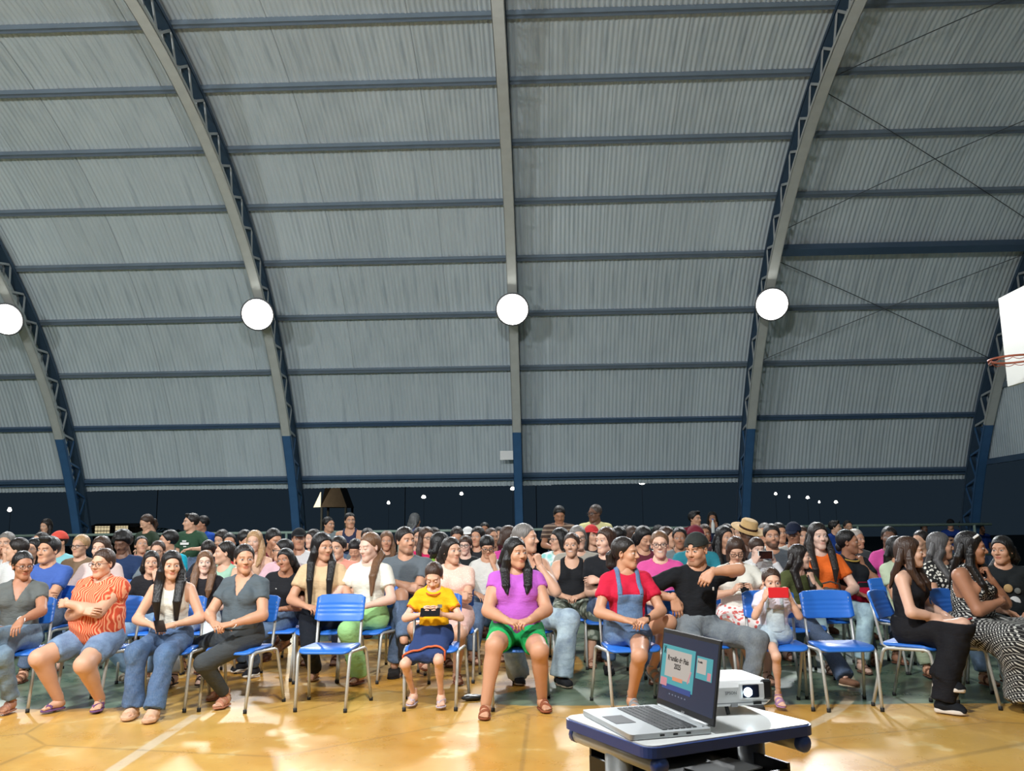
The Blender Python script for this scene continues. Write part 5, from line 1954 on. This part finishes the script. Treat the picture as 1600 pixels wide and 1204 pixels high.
bk('grey-topped person in white shirt at the far left edge', 9, 832, 11.0, kind='m', yaw=10, hair=('short', None, 0), hc=GREY, skin=1, top=('polo', (222, 222, 218)), arms='face')
bk('person in white shirt seen in profile at far left', 25, 841, 10.0, kind='m', yaw=-70, hair=('short', None, 0), hc=DARK, skin=1, top=('polo', (220, 220, 218)))
bk('person in black top half hidden by the blue t-shirt', 53, 841, 10.3, yaw=-10, hair=('part', 'both', .2), hc=BLACK, skin=1, top=('tee', (40, 42, 48)))
bk('person behind the blue t-shirt, only the brow showing', 62, 829, 12.2, kind='m', yaw=-20, hair=('crop', None, 0), hc=DARK, skin=1, top=('tee', (70, 74, 80)))
bk('person in light blue t-shirt wearing a red cap', 91, 829, 11.3, kind='m', yaw=-22, hair=('crop', None, 0), hc=DARK, skin=2, hat=('cap', (222, 86, 72)), top=('polo', (138, 200, 208)), fat=.3)
bk('person in brown top and glasses with crossed arms', 125, 836, 10.6, yaw=-6, hair=('short', 'bun', 0), hc=BLOND, skin=1, glasses=True, top=('tee', (128, 106, 84)), arms='crossed', fat=.4)
bk('person in navy jacket looking down below the lit window', 191, 831, 10.8, kind='m', yaw=-4, pitch=24, sleepy=True, hair=('curly', None, 0), hc=BLACK, skin=4, top=('long', (40, 58, 92)))
bk('person in salmon pink tank top looking up to the right', 221, 837, 12.0, yaw=34, pitch=-16, hair=('pulled', 'bun', .1), hc=BLACK, skin=2, top=('tank', (206, 122, 118)))
bk('person with glasses behind the black t-shirt and hand at chin', 246, 845, 10.2, yaw=12, hair=('pulled', 'bun', .1), hc=BROWN, skin=1, glasses=True, top=('tee', (120, 130, 134)))
bk('person in turquoise t-shirt with hand raised to the face', 262, 827, 11.4, kind='m', yaw=-62, hair=('short', None, 0), hc=BLACK, skin=2, top=('tee', (24, 170, 196)), arms=('face', 'lap'))
bk('person bowed down behind the mint green top', 325, 845, 10.7, yaw=10, pitch=34, sleepy=True, hair=('part', 'back', .15), hc=DARK, skin=1, top=('tee', (50, 52, 60)))
bk('person in dark top below the blue t-shirt by the railing', 346, 825, 12.6, yaw=-20, pitch=14, hair=('part', 'back', .15), hc=DARK, skin=1, top=('tee', (46, 44, 50)), arms='phone')
bk('person in dark top right of the hands by the railing', 358, 833, 12.2, yaw=20, hair=('pulled', 'bun', .15), hc=DARK, skin=2, top=('tee', (52, 56, 60)))
bk('person in bright red t-shirt in the back rows', 384, 829, 11.6, kind='m', yaw=60, pitch=10, hair=('short', None, 0), hc=BLACK, skin=2, top=('tee', (206, 58, 62)))
bk('person in tan strap top looking straight ahead', 397, 829, 10.6, yaw=2, hair=('part', 'both', .12), hc=BLOND, skin=0, top=('strap', (206, 168, 140)))
bk('person with one hand raised to the face in maroon top', 428, 827, 11.0, kind='m', yaw=50, byaw=0, pitch=16, hair=('short', None, 0), hc=BLACK, skin=2, top=('tee', (120, 50, 66)), arms=('face', 'lap'))
bk('person in pale pink t-shirt and glasses in profile to the left', 441, 843, 10.0, kind='m', yaw=-66, hair=('short', None, 0), hc=BLACK, skin=2, glasses=True, top=('tee', (222, 182, 190)))
bk('person in white t-shirt wearing a black cap', 467, 826, 11.4, kind='m', yaw=18, hair=('crop', None, 0), hc=BLACK, skin=2, hat=('cap', (32, 34, 36)), top=('tee', (226, 226, 226)), arms='crossed')
bk('person in grey top left of the raised hand', 488, 827, 12.4, yaw=-40, hair=('part', 'back', .15), hc=DARK, skin=0, top=('tee', (80, 86, 92)))
bk('person in salmon striped polo beside the beige t-shirt', 527, 838, 9.7, 'the salmon polo', kind='m', yaw=-12, hair=('short', None, 0), hc=DARK, skin=1, top=('polo', (226, 150, 130)), fat=.3)
bk('child in white printed top looking down', 555, 843, 10.6, kind='c', yaw=-4, pitch=24, sleepy=True, hair=('fringe', None, 0), hc=BLACK, skin=2, top=('tee', (206, 206, 212)))
bk('person with glasses in grey shirt above the white t-shirt', 574, 821, 12.6, kind='m', yaw=6, hair=('short', None, 0), hc=DARK, skin=1, glasses=True, top=('polo', (110, 116, 120)))
bk('person in brown top left of the slate grey t-shirt', 604, 830, 12.0, yaw=8, hair=('part', 'both', .12), hc=LBROWN, skin=2, top=('tee', (92, 80, 70)))
bk('bearded person in blue plaid shirt', 655, 820, 12.2, kind='m', yaw=8, hair=('short', None, 0), hc=DARK, skin=1, beard=.75, top=('polo', (52, 88, 168), 'plaid'))
bk('person in magenta t-shirt resting the chin on one hand', 667, 823, 11.2, yaw=34, hair=('part', 'front', .22), hc=BROWN, skin=1, glasses=True, top=('tee', (206, 44, 96)), arms=('lap', 'chin'))
bk('person in grey t-shirt behind the magenta t-shirt', 680, 821, 13.0, kind='m', yaw=60, hair=('short', None, 0), hc=DARK, skin=1, top=('tee', (120, 136, 136)))
bk('person in lime green top behind the pink lace blouse', 690, 832, 9.5, 'the lime green top', yaw=120, byaw=30, hair=('part', 'back', .2), hc=BLACK, skin=1, top=('tank', (146, 196, 74)), arms='lap', fat=.5)
bk('person in dark green top bowing the head', 714, 820, 12.6, yaw=4, pitch=24, sleepy=True, hair=('pulled', 'bun', .1), hc=DARK, skin=2, top=('tee', (44, 60, 52)))
a = bk('person in black printed t-shirt and glasses in the middle', 727, 826, 11.0, kind='c', yaw=-8, hair=('fringe', None, 0), hc=BROWN, skin=5, glasses=True, top=('tee', (36, 40, 42)), S_fix=1.02)
MB().box(tuple(a['tor'](.0, .125, -.17)), (.12, .006, .10), a['Rt'], bev=.002).build('shirt_print', M['grey_print'], a['root'])
bk('person in white cap behind the black printed t-shirt', 731, 820, 13.4, kind='m', yaw=0, hair=('crop', None, 0), hc=DARK, skin=2, hat=('cap', (224, 224, 222)), top=('tee', (90, 94, 98)))
bk('person in black top right of the white cap', 746, 823, 12.0, yaw=-20, hair=('part', 'both', .2), hc=BLACK, skin=2, top=('tee', (50, 52, 56)))
a = bk('person in white printed t-shirt with a hand over the mouth', 761, 834, 9.85, who='the white printed t-shirt', kind='c', yaw=12, pitch=18, hair=('fringe', None, 0), hc=BLACK, skin=2, glasses=True, top=('tee', (222, 220, 214)), arms=('lap', 'face'), S_fix=1.02)
MB().box(tuple(a['tor'](.05, .128, -.20)), (.07, .006, .08), a['Rt'], bev=.002).build('shirt_print', M['grey_print'], a['root'])
bk('person in dark shirt against the railing above the white print', 757, 812, 14.2, kind='m', yaw=4, hair=('short', None, 0), hc=BLACK, skin=3, top=('tee', (52, 60, 66)))
bk('person in black t-shirt with cropped hair in the middle', 769, 825, 12.4, kind='m', yaw=30, hair=('crop', None, 0), hc=BROWN, skin=2, top=('tee', (44, 46, 50)))
bk('person in tan top against the railing by the middle truss', 780, 817, 13.4, yaw=10, hair=('pulled', 'bun', .1), hc=DARK, skin=2, top=('tee', (176, 140, 120)))
bk('person in magenta top behind the purple blouse', 797, 821, 10.8, yaw=70, byaw=10, hair=('part', 'back', .15), hc=BROWN, skin=0, top=('tee', (206, 70, 150)))
bk('person in aqua and white shirt and glasses looking left', 873, 825, 10.6, yaw=-64, byaw=-10, hair=('bob', None, .1), hc=BLACK, skin=1, glasses=True, top=('tee', (224, 236, 232), 'tie'), fat=.4)
bk('person in beige shirt and dark glasses behind the smiling tank top', 903, 810, 9.9, kind='m', yaw=8, hair=('short', None, 0), hc=GREY, skin=0, glasses=True, top=('polo', (166, 160, 148)), S_fix=1.14)
bk('person wearing a small red cap', 925, 817, 12.0, yaw=28, hair=('part', 'both', .15), hc=BLACK, skin=1, hat=('cap', (206, 60, 62)), top=('tee', (60, 56, 60)))
bk('person in peach shirt seen from behind right of laughing black t-shirt', 969, 823, 11.0, kind='m', yaw=140, byaw=30, hair=('short', None, 0), hc=BLACK, skin=1, top=('tee', (206, 140, 120)))
bk('person in dark sunglasses below the yellow polo', 980, 811, 13.6, kind='m', yaw=20, hair=('short', None, 0), hc=BLACK, skin=2, glasses=True, top=('tee', (60, 60, 64)))
bk('person in brown top right of the dark sunglasses', 990, 822, 12.0, yaw=40, hair=('part', 'back', .15), hc=BROWN, skin=1, top=('tee', (110, 84, 70)))
bk('person in maroon top bowing behind the pink t-shirt', 1006, 823, 10.2, yaw=30, pitch=20, sleepy=True, hair=('part', 'back', .2), hc=BLACK, skin=2, top=('tee', (100, 44, 56)))
bk('person standing far back above the pink t-shirt', 1008, 814, 14.6, kind='m', yaw=0, hair=('crop', None, 0), hc=BROWN, skin=1, top=('tee', (66, 76, 84)))
bk('person in grey far back right of the pink t-shirt', 1030, 817, 14.0, kind='m', yaw=20, hair=('short', None, 0), hc=BLACK, skin=2, top=('tee', (84, 90, 96)))
bk('person in white shirt facing away beside the pink t-shirt', 1044, 823, 11.4, kind='m', yaw=60, hair=('short', None, 0), hc=BROWN, skin=1, top=('polo', (224, 224, 220)))
bk('person in grey top with high bun left of the maroon cap', 1062, 824, 11.0, yaw=-10, hair=('pulled', 'bun', .1), hc=BLACK, skin=3, top=('tee', (120, 128, 130)))
bk('person in teal shirt wearing a maroon cap', 1087, 812, 10.2, kind='m', yaw=12, pitch=8, hair=('crop', None, 0), hc=BLACK, skin=2, glasses=True, hat=('cap', (112, 36, 50)), top=('polo', (48, 132, 146)), S_fix=1.12)
bk('person in maroon cap and dark top right of the teal shirt', 1101, 815, 13.0, kind='m', yaw=-6, hair=('short', None, 0), hc=BROWN, skin=3, top=('tee', (70, 50, 54)))
bk('person in black t-shirt behind the white blouse, looking right', 1133, 822, 10.3, yaw=24, hair=('part', 'both', .26), hc=BLACK, skin=2, top=('tee', (30, 32, 36)))
bk('person in grey left of the straw hat', 1138, 814, 12.6, yaw=30, hair=('pulled', 'bun', .1), hc=DARK, skin=1, top=('tee', (120, 124, 124)))
bk('person in white close beside the straw hat', 1151, 816, 13.4, yaw=20, hair=('pulled', 'bun', .1), hc=BROWN, skin=1, top=('tee', (200, 200, 196)))
bk('person wearing a wide straw hat with dark band', 1168, 815, 10.8, kind='m', yaw=30, pitch=24, hair=('crop', None, 0), hc=BLACK, skin=4, hat=('straw', (0, 0, 0)), top=('polo', (90, 70, 62)))
a = bk('child in white hooded top filming with a phone', 1183, 840, 9.7, who='the white hooded top', kind='c', yaw=10, pitch=8, hair=('fringe', None, 0), hc=BROWN, skin=5, top=('hoodie', (226, 226, 224)), arms='phone_up', S_fix=.95)
held_box('phone', 'white and black phone held by child in white hooded top', 'phone', a, (a['AR'][0][2] + a['AR'][1][2]) / 2 + V3(0, -.05, .075), (.16, .085, .014), rot_x(pi / 2), M['paper'], M['phone'], 'phones in hands')
bk('bearded person in grey polo shirt with crossed arms', 1206, 815, 10.1, who='the grey polo shirt', kind='m', yaw=-6, hair=('short', None, 0), hc=DARK, skin=2, beard=.8, top=('polo', (92, 98, 104)), arms='crossed', fat=.3, S_fix=1.13)
bk('person in white shirt behind the straw hat', 1194, 810, 12.4, kind='m', yaw=-30, hair=('short', None, 0), hc=GREY, skin=2, top=('polo', (228, 228, 224)))
bk('person in white shirt right of the bearded grey polo', 1218, 812, 12.0, kind='m', yaw=10, hair=('short', None, 0), hc=DARK, skin=2, top=('polo', (226, 226, 222)))
bk('person in pale shirt wearing a navy cap', 1240, 817, 11.2, kind='m', yaw=-28, pitch=12, hair=('crop', None, 0), hc=BLACK, skin=3, hat=('cap', (34, 42, 62)), top=('polo', (206, 206, 200)))
bk('person with hand at the chin right of the navy cap', 1253, 822, 12.0, yaw=4, hair=('part', 'back', .15), hc=BROWN, skin=1, top=('tee', (160, 150, 140)), arms=('chin', 'lap'))
bk('person in dark cap far back above the navy cap', 1244, 812, 15.0, kind='m', yaw=20, hair=('crop', None, 0), hc=BLACK, skin=4, hat=('cap', (30, 30, 34)), top=('tee', (40, 44, 52)))
bk('person behind the yellow-collared black t-shirt', 1339, 827, 11.4, yaw=30, hair=('short', None, 0), hc=WHITEH, skin=2, top=('tee', (70, 74, 76)))
bk('person in dark top behind the animal-print top', 1438, 829, 10.4, yaw=-60, hair=('pulled', 'bun', .1), hc=DARK, skin=1, top=('tee', (60, 60, 66)))

# ------------------------------------------------------------------ standing along the railing
st = dict(stand=True)
bk('person in grey jacket at the railing at far left', 72, 806, 15.5, yaw=-14, pitch=10, hair=('part', 'front', .3), hc=DARK, skin=1, top=('long', (92, 98, 116)), arms='rail', **st)
bk('person in dark green t-shirt looking down left of green lettering', 229, 799, 14.0, yaw=-40, byaw=-20, pitch=26, sleepy=True, hair=('pulled', 'pony', .1), hc=BROWN, skin=1, top=('tee', (48, 62, 48)), arms=('down', 'rail'), **st)
a = bk('person standing in green t-shirt with white lettering', 298, 797, 13.2, kind='m', yaw=-52, byaw=-14, hair=('quiff', None, 0), hc=DARK, skin=1, top=('tee', (52, 82, 62), 'cloth', .5), arms=('down', 'rail'), **st)
green_shirt = a
bk('smiling person standing in royal blue t-shirt', 315, 801, 14.2, kind='m', yaw=-46, byaw=-10, smile=True, hair=('short', None, 0), hc=BLACK, skin=3, top=('tee', (40, 84, 180)), arms=('down', 'crossed'), **st)
bk('person standing in grey hooded top pointing right', 514, 803, 14.6, kind='m', yaw=58, byaw=20, hair=('short', None, 0), hc=BLACK, skin=2, top=('hoodie', (122, 134, 138)), arms=('down', {'at': (.33, -.25, 1.28), 'dir': (.3, -.3, .8), 'up': (0, -1, 0), 'curl': .3}), **st)
bk('person standing in navy tank top with crossed arms', 547, 796, 14.2, kind='m', yaw=26, byaw=0, hair=('pulled', 'bun', .1), hc=BLACK, skin=2, top=('tank', (52, 58, 84)), arms='crossed', **st)
bk('person standing in long royal blue top seen from behind', 649, 797, 15.6, yaw=150, byaw=120, hair=('part', 'back', .24), hc=(96, 100, 104), skin=2, top=('long', (28, 66, 190), 'cloth', .6), arms='down', **st)
bk('person standing in brown striped polo looking down', 874, 786, 14.0, kind='m', yaw=6, pitch=24, sleepy=True, hair=('short', None, 0), hc=BLACK, skin=3, top=('polo', (110, 90, 80), 'stripe'), arms='clasp', fat=.5, **st)
bk('person standing in pale yellow polo and glasses', 929, 783, 13.6, kind='m', yaw=-52, byaw=-6, pitch=4, hair=('crop', None, 0), hc=(70, 62, 58), skin=4, glasses=True, top=('polo', (226, 218, 160)), arms='down', fat=.4, **st)
bk('person standing in maroon t-shirt looking right', 1086, 794, 14.8, kind='m', yaw=42, byaw=8, hair=('quiff', None, 0), hc=BLACK, skin=2, top=('tee', (122, 40, 56)), arms='down', **st)
a = bk('person standing in dark navy top drinking from a bottle', 1113, 795, 16.0, yaw=-10, hair=('part', 'back', .2), hc=BLACK, skin=3, top=('long', (40, 52, 78)), arms=('down', 'face'), **st)
bp_ = world_pt(a, a['hp']((.0, -.16, -.09)))
t_ = tag(empty('bottle', tuple(bp_)), 'clear plastic bottle held to the mouth by navy top', 'bottle')
MB().lathe([(.028, -.16), (.032, -.15), (.032, -.02), (.026, .02), (.013, .05), (.013, .07)], 14).build('bottle_body', M['paper'], t_, True)
MB().lathe([(.014, .07), (.015, .072), (.015, .088), (.013, .09)], 12).build('cap', M['chair_blue'], t_, True)
bk('person standing in royal blue shirt looking right by the right truss', 1305, 809, 15.2, kind='m', yaw=62, byaw=20, hair=('quiff', None, 0), hc=BLACK, skin=1, top=('polo', (34, 66, 140)), arms='down', **st)
bk('person standing in navy top right of the royal blue shirt', 1325, 809, 15.6, yaw=6, hair=('pulled', 'bun', .1), hc=BLACK, skin=2, top=('tee', (38, 48, 80)), arms='down', **st)
bk('person beyond the railing above the grey-haired animal print', 1444, 815, 20.6, kind='m', yaw=0, hair=('short', None, 0), hc=BLACK, skin=4, top=('tee', (40, 44, 50)), arms='down', **st)
bk('person in blue shirt and dark cap beyond the railing', 1485, 808, 20.6, kind='m', yaw=-30, hair=('crop', None, 0), hc=BLACK, skin=2, hat=('cap', (36, 36, 40)), top=('polo', (40, 70, 150)), arms='crossed', **st)
bk('person in blue shirt beyond the railing by the last truss', 1504, 811, 20.9, kind='m', yaw=10, pitch=-8, hair=('short', None, 0), hc=BLACK, skin=2, top=('tee', (40, 66, 140)), arms='down', **st)
bk('person in blue t-shirt with white emblem beyond the railing', 1533, 816, 20.6, kind='m', yaw=20, hair=('short', None, 0), hc=DARK, skin=3, top=('tee', (44, 72, 150)), arms='down', **st)

for (loc, rz, who) in CHAIR_SPOTS:
    if who.startswith('the '):
        lab = 'blue plastic school chair under ' + who
    else:
        lab = 'blue plastic school chair under the ' + ' '.join(who.split()[:9])
    chair(loc, rz, lab)

# lettering on the green t-shirt: a pale worn oval print with three short lines
inf = green_shirt
for q, (u, w, sx, sz) in enumerate(((0, -.13, .07, .022), (0, -.165, .15, .034), (.0, -.205, .05, .014))):
    MB().box(tuple(inf['tor'](u, .148 - .01 * q, w)), (sx, .006, sz), inf['Rt'], bev=.002).build('shirt_lettering', M['white_print'], inf['root'])

# grey handbag on the lap of the orange t-shirt, red bag beside it
inf = bag
w = world_pt(inf, inf['P'] + V3(-.02, -.27, .14))
t_ = tag(empty('handbag', tuple(w)), 'grey-brown handbag on the lap of the orange t-shirt', 'bag')
F = Field([ell_((0, 0, 0), (.15, .085, .065), k=.02), cap_((-.12, 0, -.02), (.12, 0, -.02), .05, .05, .03)], .011)
wrinkle(F, .006, 3)
V, Q = F.mesh()
paint(obj('bag_body', mesh_np('bag_body', V, Q), t_, M['cloth']), (96, 86, 78))
paint(MB().tube([(-.11, 0, .03), (-.09, -.03, .10), (0, -.05, .125), (.09, -.03, .10), (.11, 0, .03)], .008, 6).build('handle', M['cloth'], t_, True), (80, 70, 64))
w = on_y(1350, 925, 9.1)
t_ = tag(empty('handbag', tuple(w)), 'red bag on a lap beside the orange t-shirt', 'bag')
F = Field([cap_((-.09, 0, 0), (.09, 0, 0), .05, .05, .03), cap_((-.09, 0, -.06), (.09, 0, -.06), .055, .055, .03)], .011)
V, Q = F.mesh()
paint(obj('bag_body', mesh_np('bag_body', V, Q), t_, M['cloth']), (196, 30, 62))
paint(MB().tube([(-.06, 0, .04), (-.05, 0, .10), (.05, 0, .10), (.06, 0, .04)], .006, 6).build('handle', M['cloth'], t_, True), (150, 24, 50))

# small black pouch on the floor
w = on_z(737, 1094)
t_ = tag(empty('pouch', (w[0], w[1], 0)), 'small black pouch with white flap on the floor by the purple blouse', 'pouch')
F = Field([ell_((0, 0, .022), (.085, .05, .022), rot_z(.4), k=.02), cap_((.03, .02, .02), (.11, .05, .018), .02, .006, .02)], .006)
wrinkle(F, .004, 9)
V, Q = F.mesh()
obj('pouch_body', mesh_np('pouch_body', V, Q), t_, M['black_plastic'])
F = Field([ell_((-.02, .012, .034), (.045, .03, .014), rot_z(.4), k=.02)], .005)
V, Q = F.mesh()
obj('flap', mesh_np('flap', V, Q), t_, M['paper'])

# ------------------------------------------------------------------ desk, laptop, projector
DZ = .76
Bc, Cc = on_z(1017, 1166, DZ), on_z(1263, 1130, DZ)
ex = nrm((Cc - Bc) * V3(1, 1, 0))
ey = V3(-ex[1], ex[0], 0)
dyaw = atan2(ex[1], ex[0])
DW, DD = .60, .46
dc = Bc + ex * (DW / 2 - .012) + ey * (DD / 2 - .006)
desk = tag(empty('school_desk', (dc[0], dc[1], 0), dyaw), 'white school desk with navy edge and black book tray', 'desk')
MB().prism(rounded_rect(DW - .012, DD - .012, .035), DZ - .006, DZ).build('desk_top', M['desk_white'], desk)
MB().prism(rounded_rect(DW, DD, .04), DZ - .032, DZ - .0045).build('edge_band', M['desk_blue'], desk)
for s in (-1, 1):
    r = MB().tube([(s * .255, -.215, DZ - .055), (s * .255, .215, DZ - .055)], .023, 12).build('side_rail', M['desk_leg'], desk, True)
    for q in (-1, 1):
        MB().lathe([(.0235, -.012), (.0245, -.010), (.0245, .008), (.018, .014), (.002, .016)], 14, c=(s * .255, q * .215, DZ - .055), R=rot_x(-q * pi / 2)).build('end_cap', M['desk_blue'], r, True)
    lg = MB()
    ov = [(.030 * cos(t), .055 * sin(t)) for t in np.linspace(0, 2 * pi, 21)[:-1]]
    lg.prism([(s * .245 + x, y) for x, y in ov], .03, DZ - .06)
    lg.build('leg', M['desk_leg'], desk, True)
    MB().box((s * .245, 0, .02), (.055, .42, .035), bev=.012).build('foot_bar', M['desk_blue'], desk)
MB().tube([(-.245, .02, .36), (.245, .02, .36)], .018, 10).build('stretcher', M['desk_leg'], desk, True)
tr = MB()
tr.box((0, 0, DZ - .155), (.46, .36, .008))
for s in (-1, 1):
    tr.box((s * .228, 0, DZ - .135), (.010, .36, .045))
tr.box((0, -.178, DZ - .143), (.46, .010, .030)).box((0, .178, DZ - .125), (.46, .010, .07))
tr.build('book_tray', M['black_plastic'], desk)
MB().box((.12, -.02, DZ - .148), (.2, .14, .004), rot_z(.15)).build('paper_sheet', M['paper'])
pap = bpy.data.objects['paper_sheet']
pap.location = dc * V3(1, 1, 0)
pap.rotation_euler = (0, 0, dyaw)
tag(pap, 'white paper sheet lying in the desk tray', 'paper')

# laptop: hinge edge runs from the far left to the near right corner
ha, hb = on_z(1019, 1096, DZ + .02), on_z(1118, 1137, DZ + .02)
hx = nrm((hb - ha) * V3(1, 1, 0))
LW, LD = .365, .248
lyaw = atan2(hx[1], hx[0])          # local x along the hinge, local -y toward the keyboard side
hm = (ha + hb) / 2
lap = tag(empty('laptop', (hm[0], hm[1], DZ), lyaw), 'open silver laptop showing a slide on the desk', 'laptop')
MB().prism(rounded_rect(LW, LD, .012), .002, .016).build('base', M['silver'], lap)
base = bpy.data.objects[lap.children[0].name]
base.location = (0, -LD / 2, 0)
kb = MB()
key = MB().box((0, 0, 0), (.0155, .0150, .003), bev=.001).mesh('key', M['key'])
for r in range(6):
    n = 17
    xx = -LW / 2 + .024
    for c in range(n):
        o = obj('key', key, base)
        wx = (LW - .048) / n
        o.location = (-LW / 2 + .024 + (c + .5) * wx, LD / 2 - .040 - r * .0185, .0172)
        o.scale = (1.12 if (c % 5 or r < 5) else 1.2, .8 if r == 0 else 1.0, 1)
MB().box((-.01, -.075, .0165), (.105, .062, .0012)).build('touchpad', M['key'], base)
MB().box((0, LD / 2 - .015, .0165), (LW - .05, .006, .004)).build('speaker_strip', M['silver'], base)
for yy in (.05, .01, -.03):
    MB().box((LW / 2, yy, .009), (.002, .014, .005)).build('port', M['black_plastic'], base)
MB().tube([(-LW / 2 + .03, 0, .016), (LW / 2 - .03, 0, .016)], .007, 10).build('hinge', M['silver'], lap, True)
scr = MB().box((0, .003, .122), (LW, .007, .236), bev=.003).build('lid', M['black_plastic'], lap)
scr.location = (0, .004, .014)
TILT = -.16
scr.rotation_euler = (TILT, 0, 0)


def on_screen(name, x0, x1, z0, z1, mat, off=.0006):
    MB().box(((x0 + x1) / 2, -.0008 - off, (z0 + z1) / 2), (x1 - x0, .0006, z1 - z0)).build(name, mat, scr)


def scr_text(name, txt, x, z, size, mat, off=.0022, rot=0, bold=0.0):
    cu = bpy.data.curves.new(name, 'FONT')
    cu.body = txt
    cu.size = size
    cu.align_x = 'CENTER'
    cu.align_y = 'CENTER'
    cu.extrude = .0001
    cu.offset = bold
    tmp = bpy.data.objects.new(name, cu)
    me = bpy.data.meshes.new_from_object(tmp)
    bpy.data.objects.remove(tmp)
    if not me.materials:
        me.materials.append(mat)
    else:
        me.materials[0] = mat
    o = link(bpy.data.objects.new(name, me), scr)
    o.location = (x, -.0008 - off, z)
    o.rotation_euler = (pi / 2, rot, 0)
    return o


on_screen('display', -.172, .172, .024, .226, M['screen'], .0)
on_screen('slide', -.168, .045, .068, .192, M['s_teal'], .0006)
on_screen('slide_card', -.140, .024, .098, .180, M['s_cream'], .0012)
on_screen('slide_band', -.150, .036, .060, .076, M['s_blue'], .0012)
on_screen('slide_banner', -.085, -.020, .090, .101, M['s_orange'], .0018)
on_screen('slide_eraser', -.162, -.120, .068, .092, M['s_pink'], .0018)
o = MB().box((0, 0, 0), (.006, .0006, .040)).build('slide_pencil', M['s_pink'], scr)
o.location = (.022, -.0034, .112)
o.rotation_euler = (0, .45, 0)
for q in (-.5, .5):
    o = MB().box((0, 0, 0), (.003, .0006, .026)).build('slide_scissors', M['s_dark'], scr)
    o.location = (-.148, -.0034, .176)
    o.rotation_euler = (0, q, 0)
on_screen('thumbnail', .056, .150, .118, .182, M['s_teal'], .0006)
on_screen('thumbnail_card', .062, .115, .134, .176, M['s_cream'], .0012)
on_screen('thumbnail_pencils', .125, .145, .120, .142, M['s_pink'], .0012)
for i in range(6):
    on_screen('toolbar_mark', -.10 + i * .02, -.092 + i * .02, .046, .050, M['s_grey'], .0006)
scr_text('slide_title', 'Reunião de Pais\n2025', -.058, .143, .0215, M['s_dark'], bold=.0006)
scr_text('thumbnail_title', 'Reunião', .080, .166, .0085, M['s_dark'], bold=.0003)
scr_text('maker_mark', 'acer', 0, .012, .0125, M['silver'], off=.0006)

# projector at the back right corner of the desk
pj = on_y(1114, 1075, 2.93)
pyaw = radians(12)
pr = tag(empty('projector', (pj[0] - .0, 2.92, DZ), pyaw), 'white projector with glowing lens at the back of the desk', 'projector')
PW, PD, PH = .30, .22, .074
PZ = .026
out = rounded_rect(PW, PD, .03)
m = MB()
n = len(out)
V, Fc = [], []
for sc, z in ((.93, PZ), (1.0, PZ + .012), (1.0, PZ + PH - .018), (.97, PZ + PH - .006), (.92, PZ + PH)):
    V += [(x * sc, y * sc + (.006 if z > PZ + PH - .01 else 0), z) for x, y in out]
for r in range(4):
    Fc += [(r * n + i, r * n + (i + 1) % n, (r + 1) * n + (i + 1) % n, (r + 1) * n + i) for i in range(n)]
Fc += [tuple(range(n))[::-1], tuple(4 * n + i for i in range(n))]
m.add(V, Fc)
m.build('casing', M['proj_white'], pr)
MB().box((.078, -PD / 2 - .001, PZ + .044), (.084, .010, .050), bev=.004).build('lens_frame', M['proj_white'], pr)
lw = MB().box((.073, -PD / 2 - .005, PZ + .044), (.056, .006, .040), bev=.003).build('lens_window', M['glass_dark'], pr)
MB().lathe([(.0135, .0), (.0135, .003), (.010, .006), (.003, .007)], 22, c=(.062, -PD / 2 - .008, PZ + .042), R=rot_x(pi / 2)).build('lens', M['proj_lens'], lw, True)
MB().box((.128, -PD / 2 + .004, PZ + .046), (.034, .016, .060), bev=.006).build('end_panel', M['black_plastic'], pr)
MB().box((.0, -PD / 2 + .001, PZ + .010), (PW * .86, .004, .003)).build('seam', M['proj_grey'], pr)
MB().box((.095, -PD / 2 - .001, PZ + .008), (.026, .004, .009)).build('sensor_window', M['black_plastic'], pr)
MB().box((.02, -PD / 2 + .004, PZ + .004), (.02, .012, .010)).build('foot_release', M['proj_grey'], pr)
MB().tube([(.0, -PD / 2 + .02, PZ + .005), (.004, -PD / 2 + .012, 0.001)], .0062, 9).build('front_foot', M['black_plastic'], pr, True)
for s in (-1, 1):
    MB().lathe([(.010, 0), (.011, .002), (.010, PZ + .004)], 10, c=(s * .11, PD / 2 - .035, 0)).build('rear_foot', M['black_plastic'], pr, True)
cu = bpy.data.curves.new('maker_mark', 'FONT')
cu.body = 'EPSON'
cu.size = .0125
cu.align_x = 'CENTER'
cu.extrude = .0003
cu.offset = .0003
tmp = bpy.data.objects.new('maker_mark', cu)
me = bpy.data.meshes.new_from_object(tmp)
bpy.data.objects.remove(tmp)
me.materials.clear()
me.materials.append(M['proj_grey'])
o = link(bpy.data.objects.new('maker_mark', me), pr)
o.location = (.010, -PD / 2 - .0005, PZ + .036)
o.rotation_euler = (pi / 2, 0, 0)
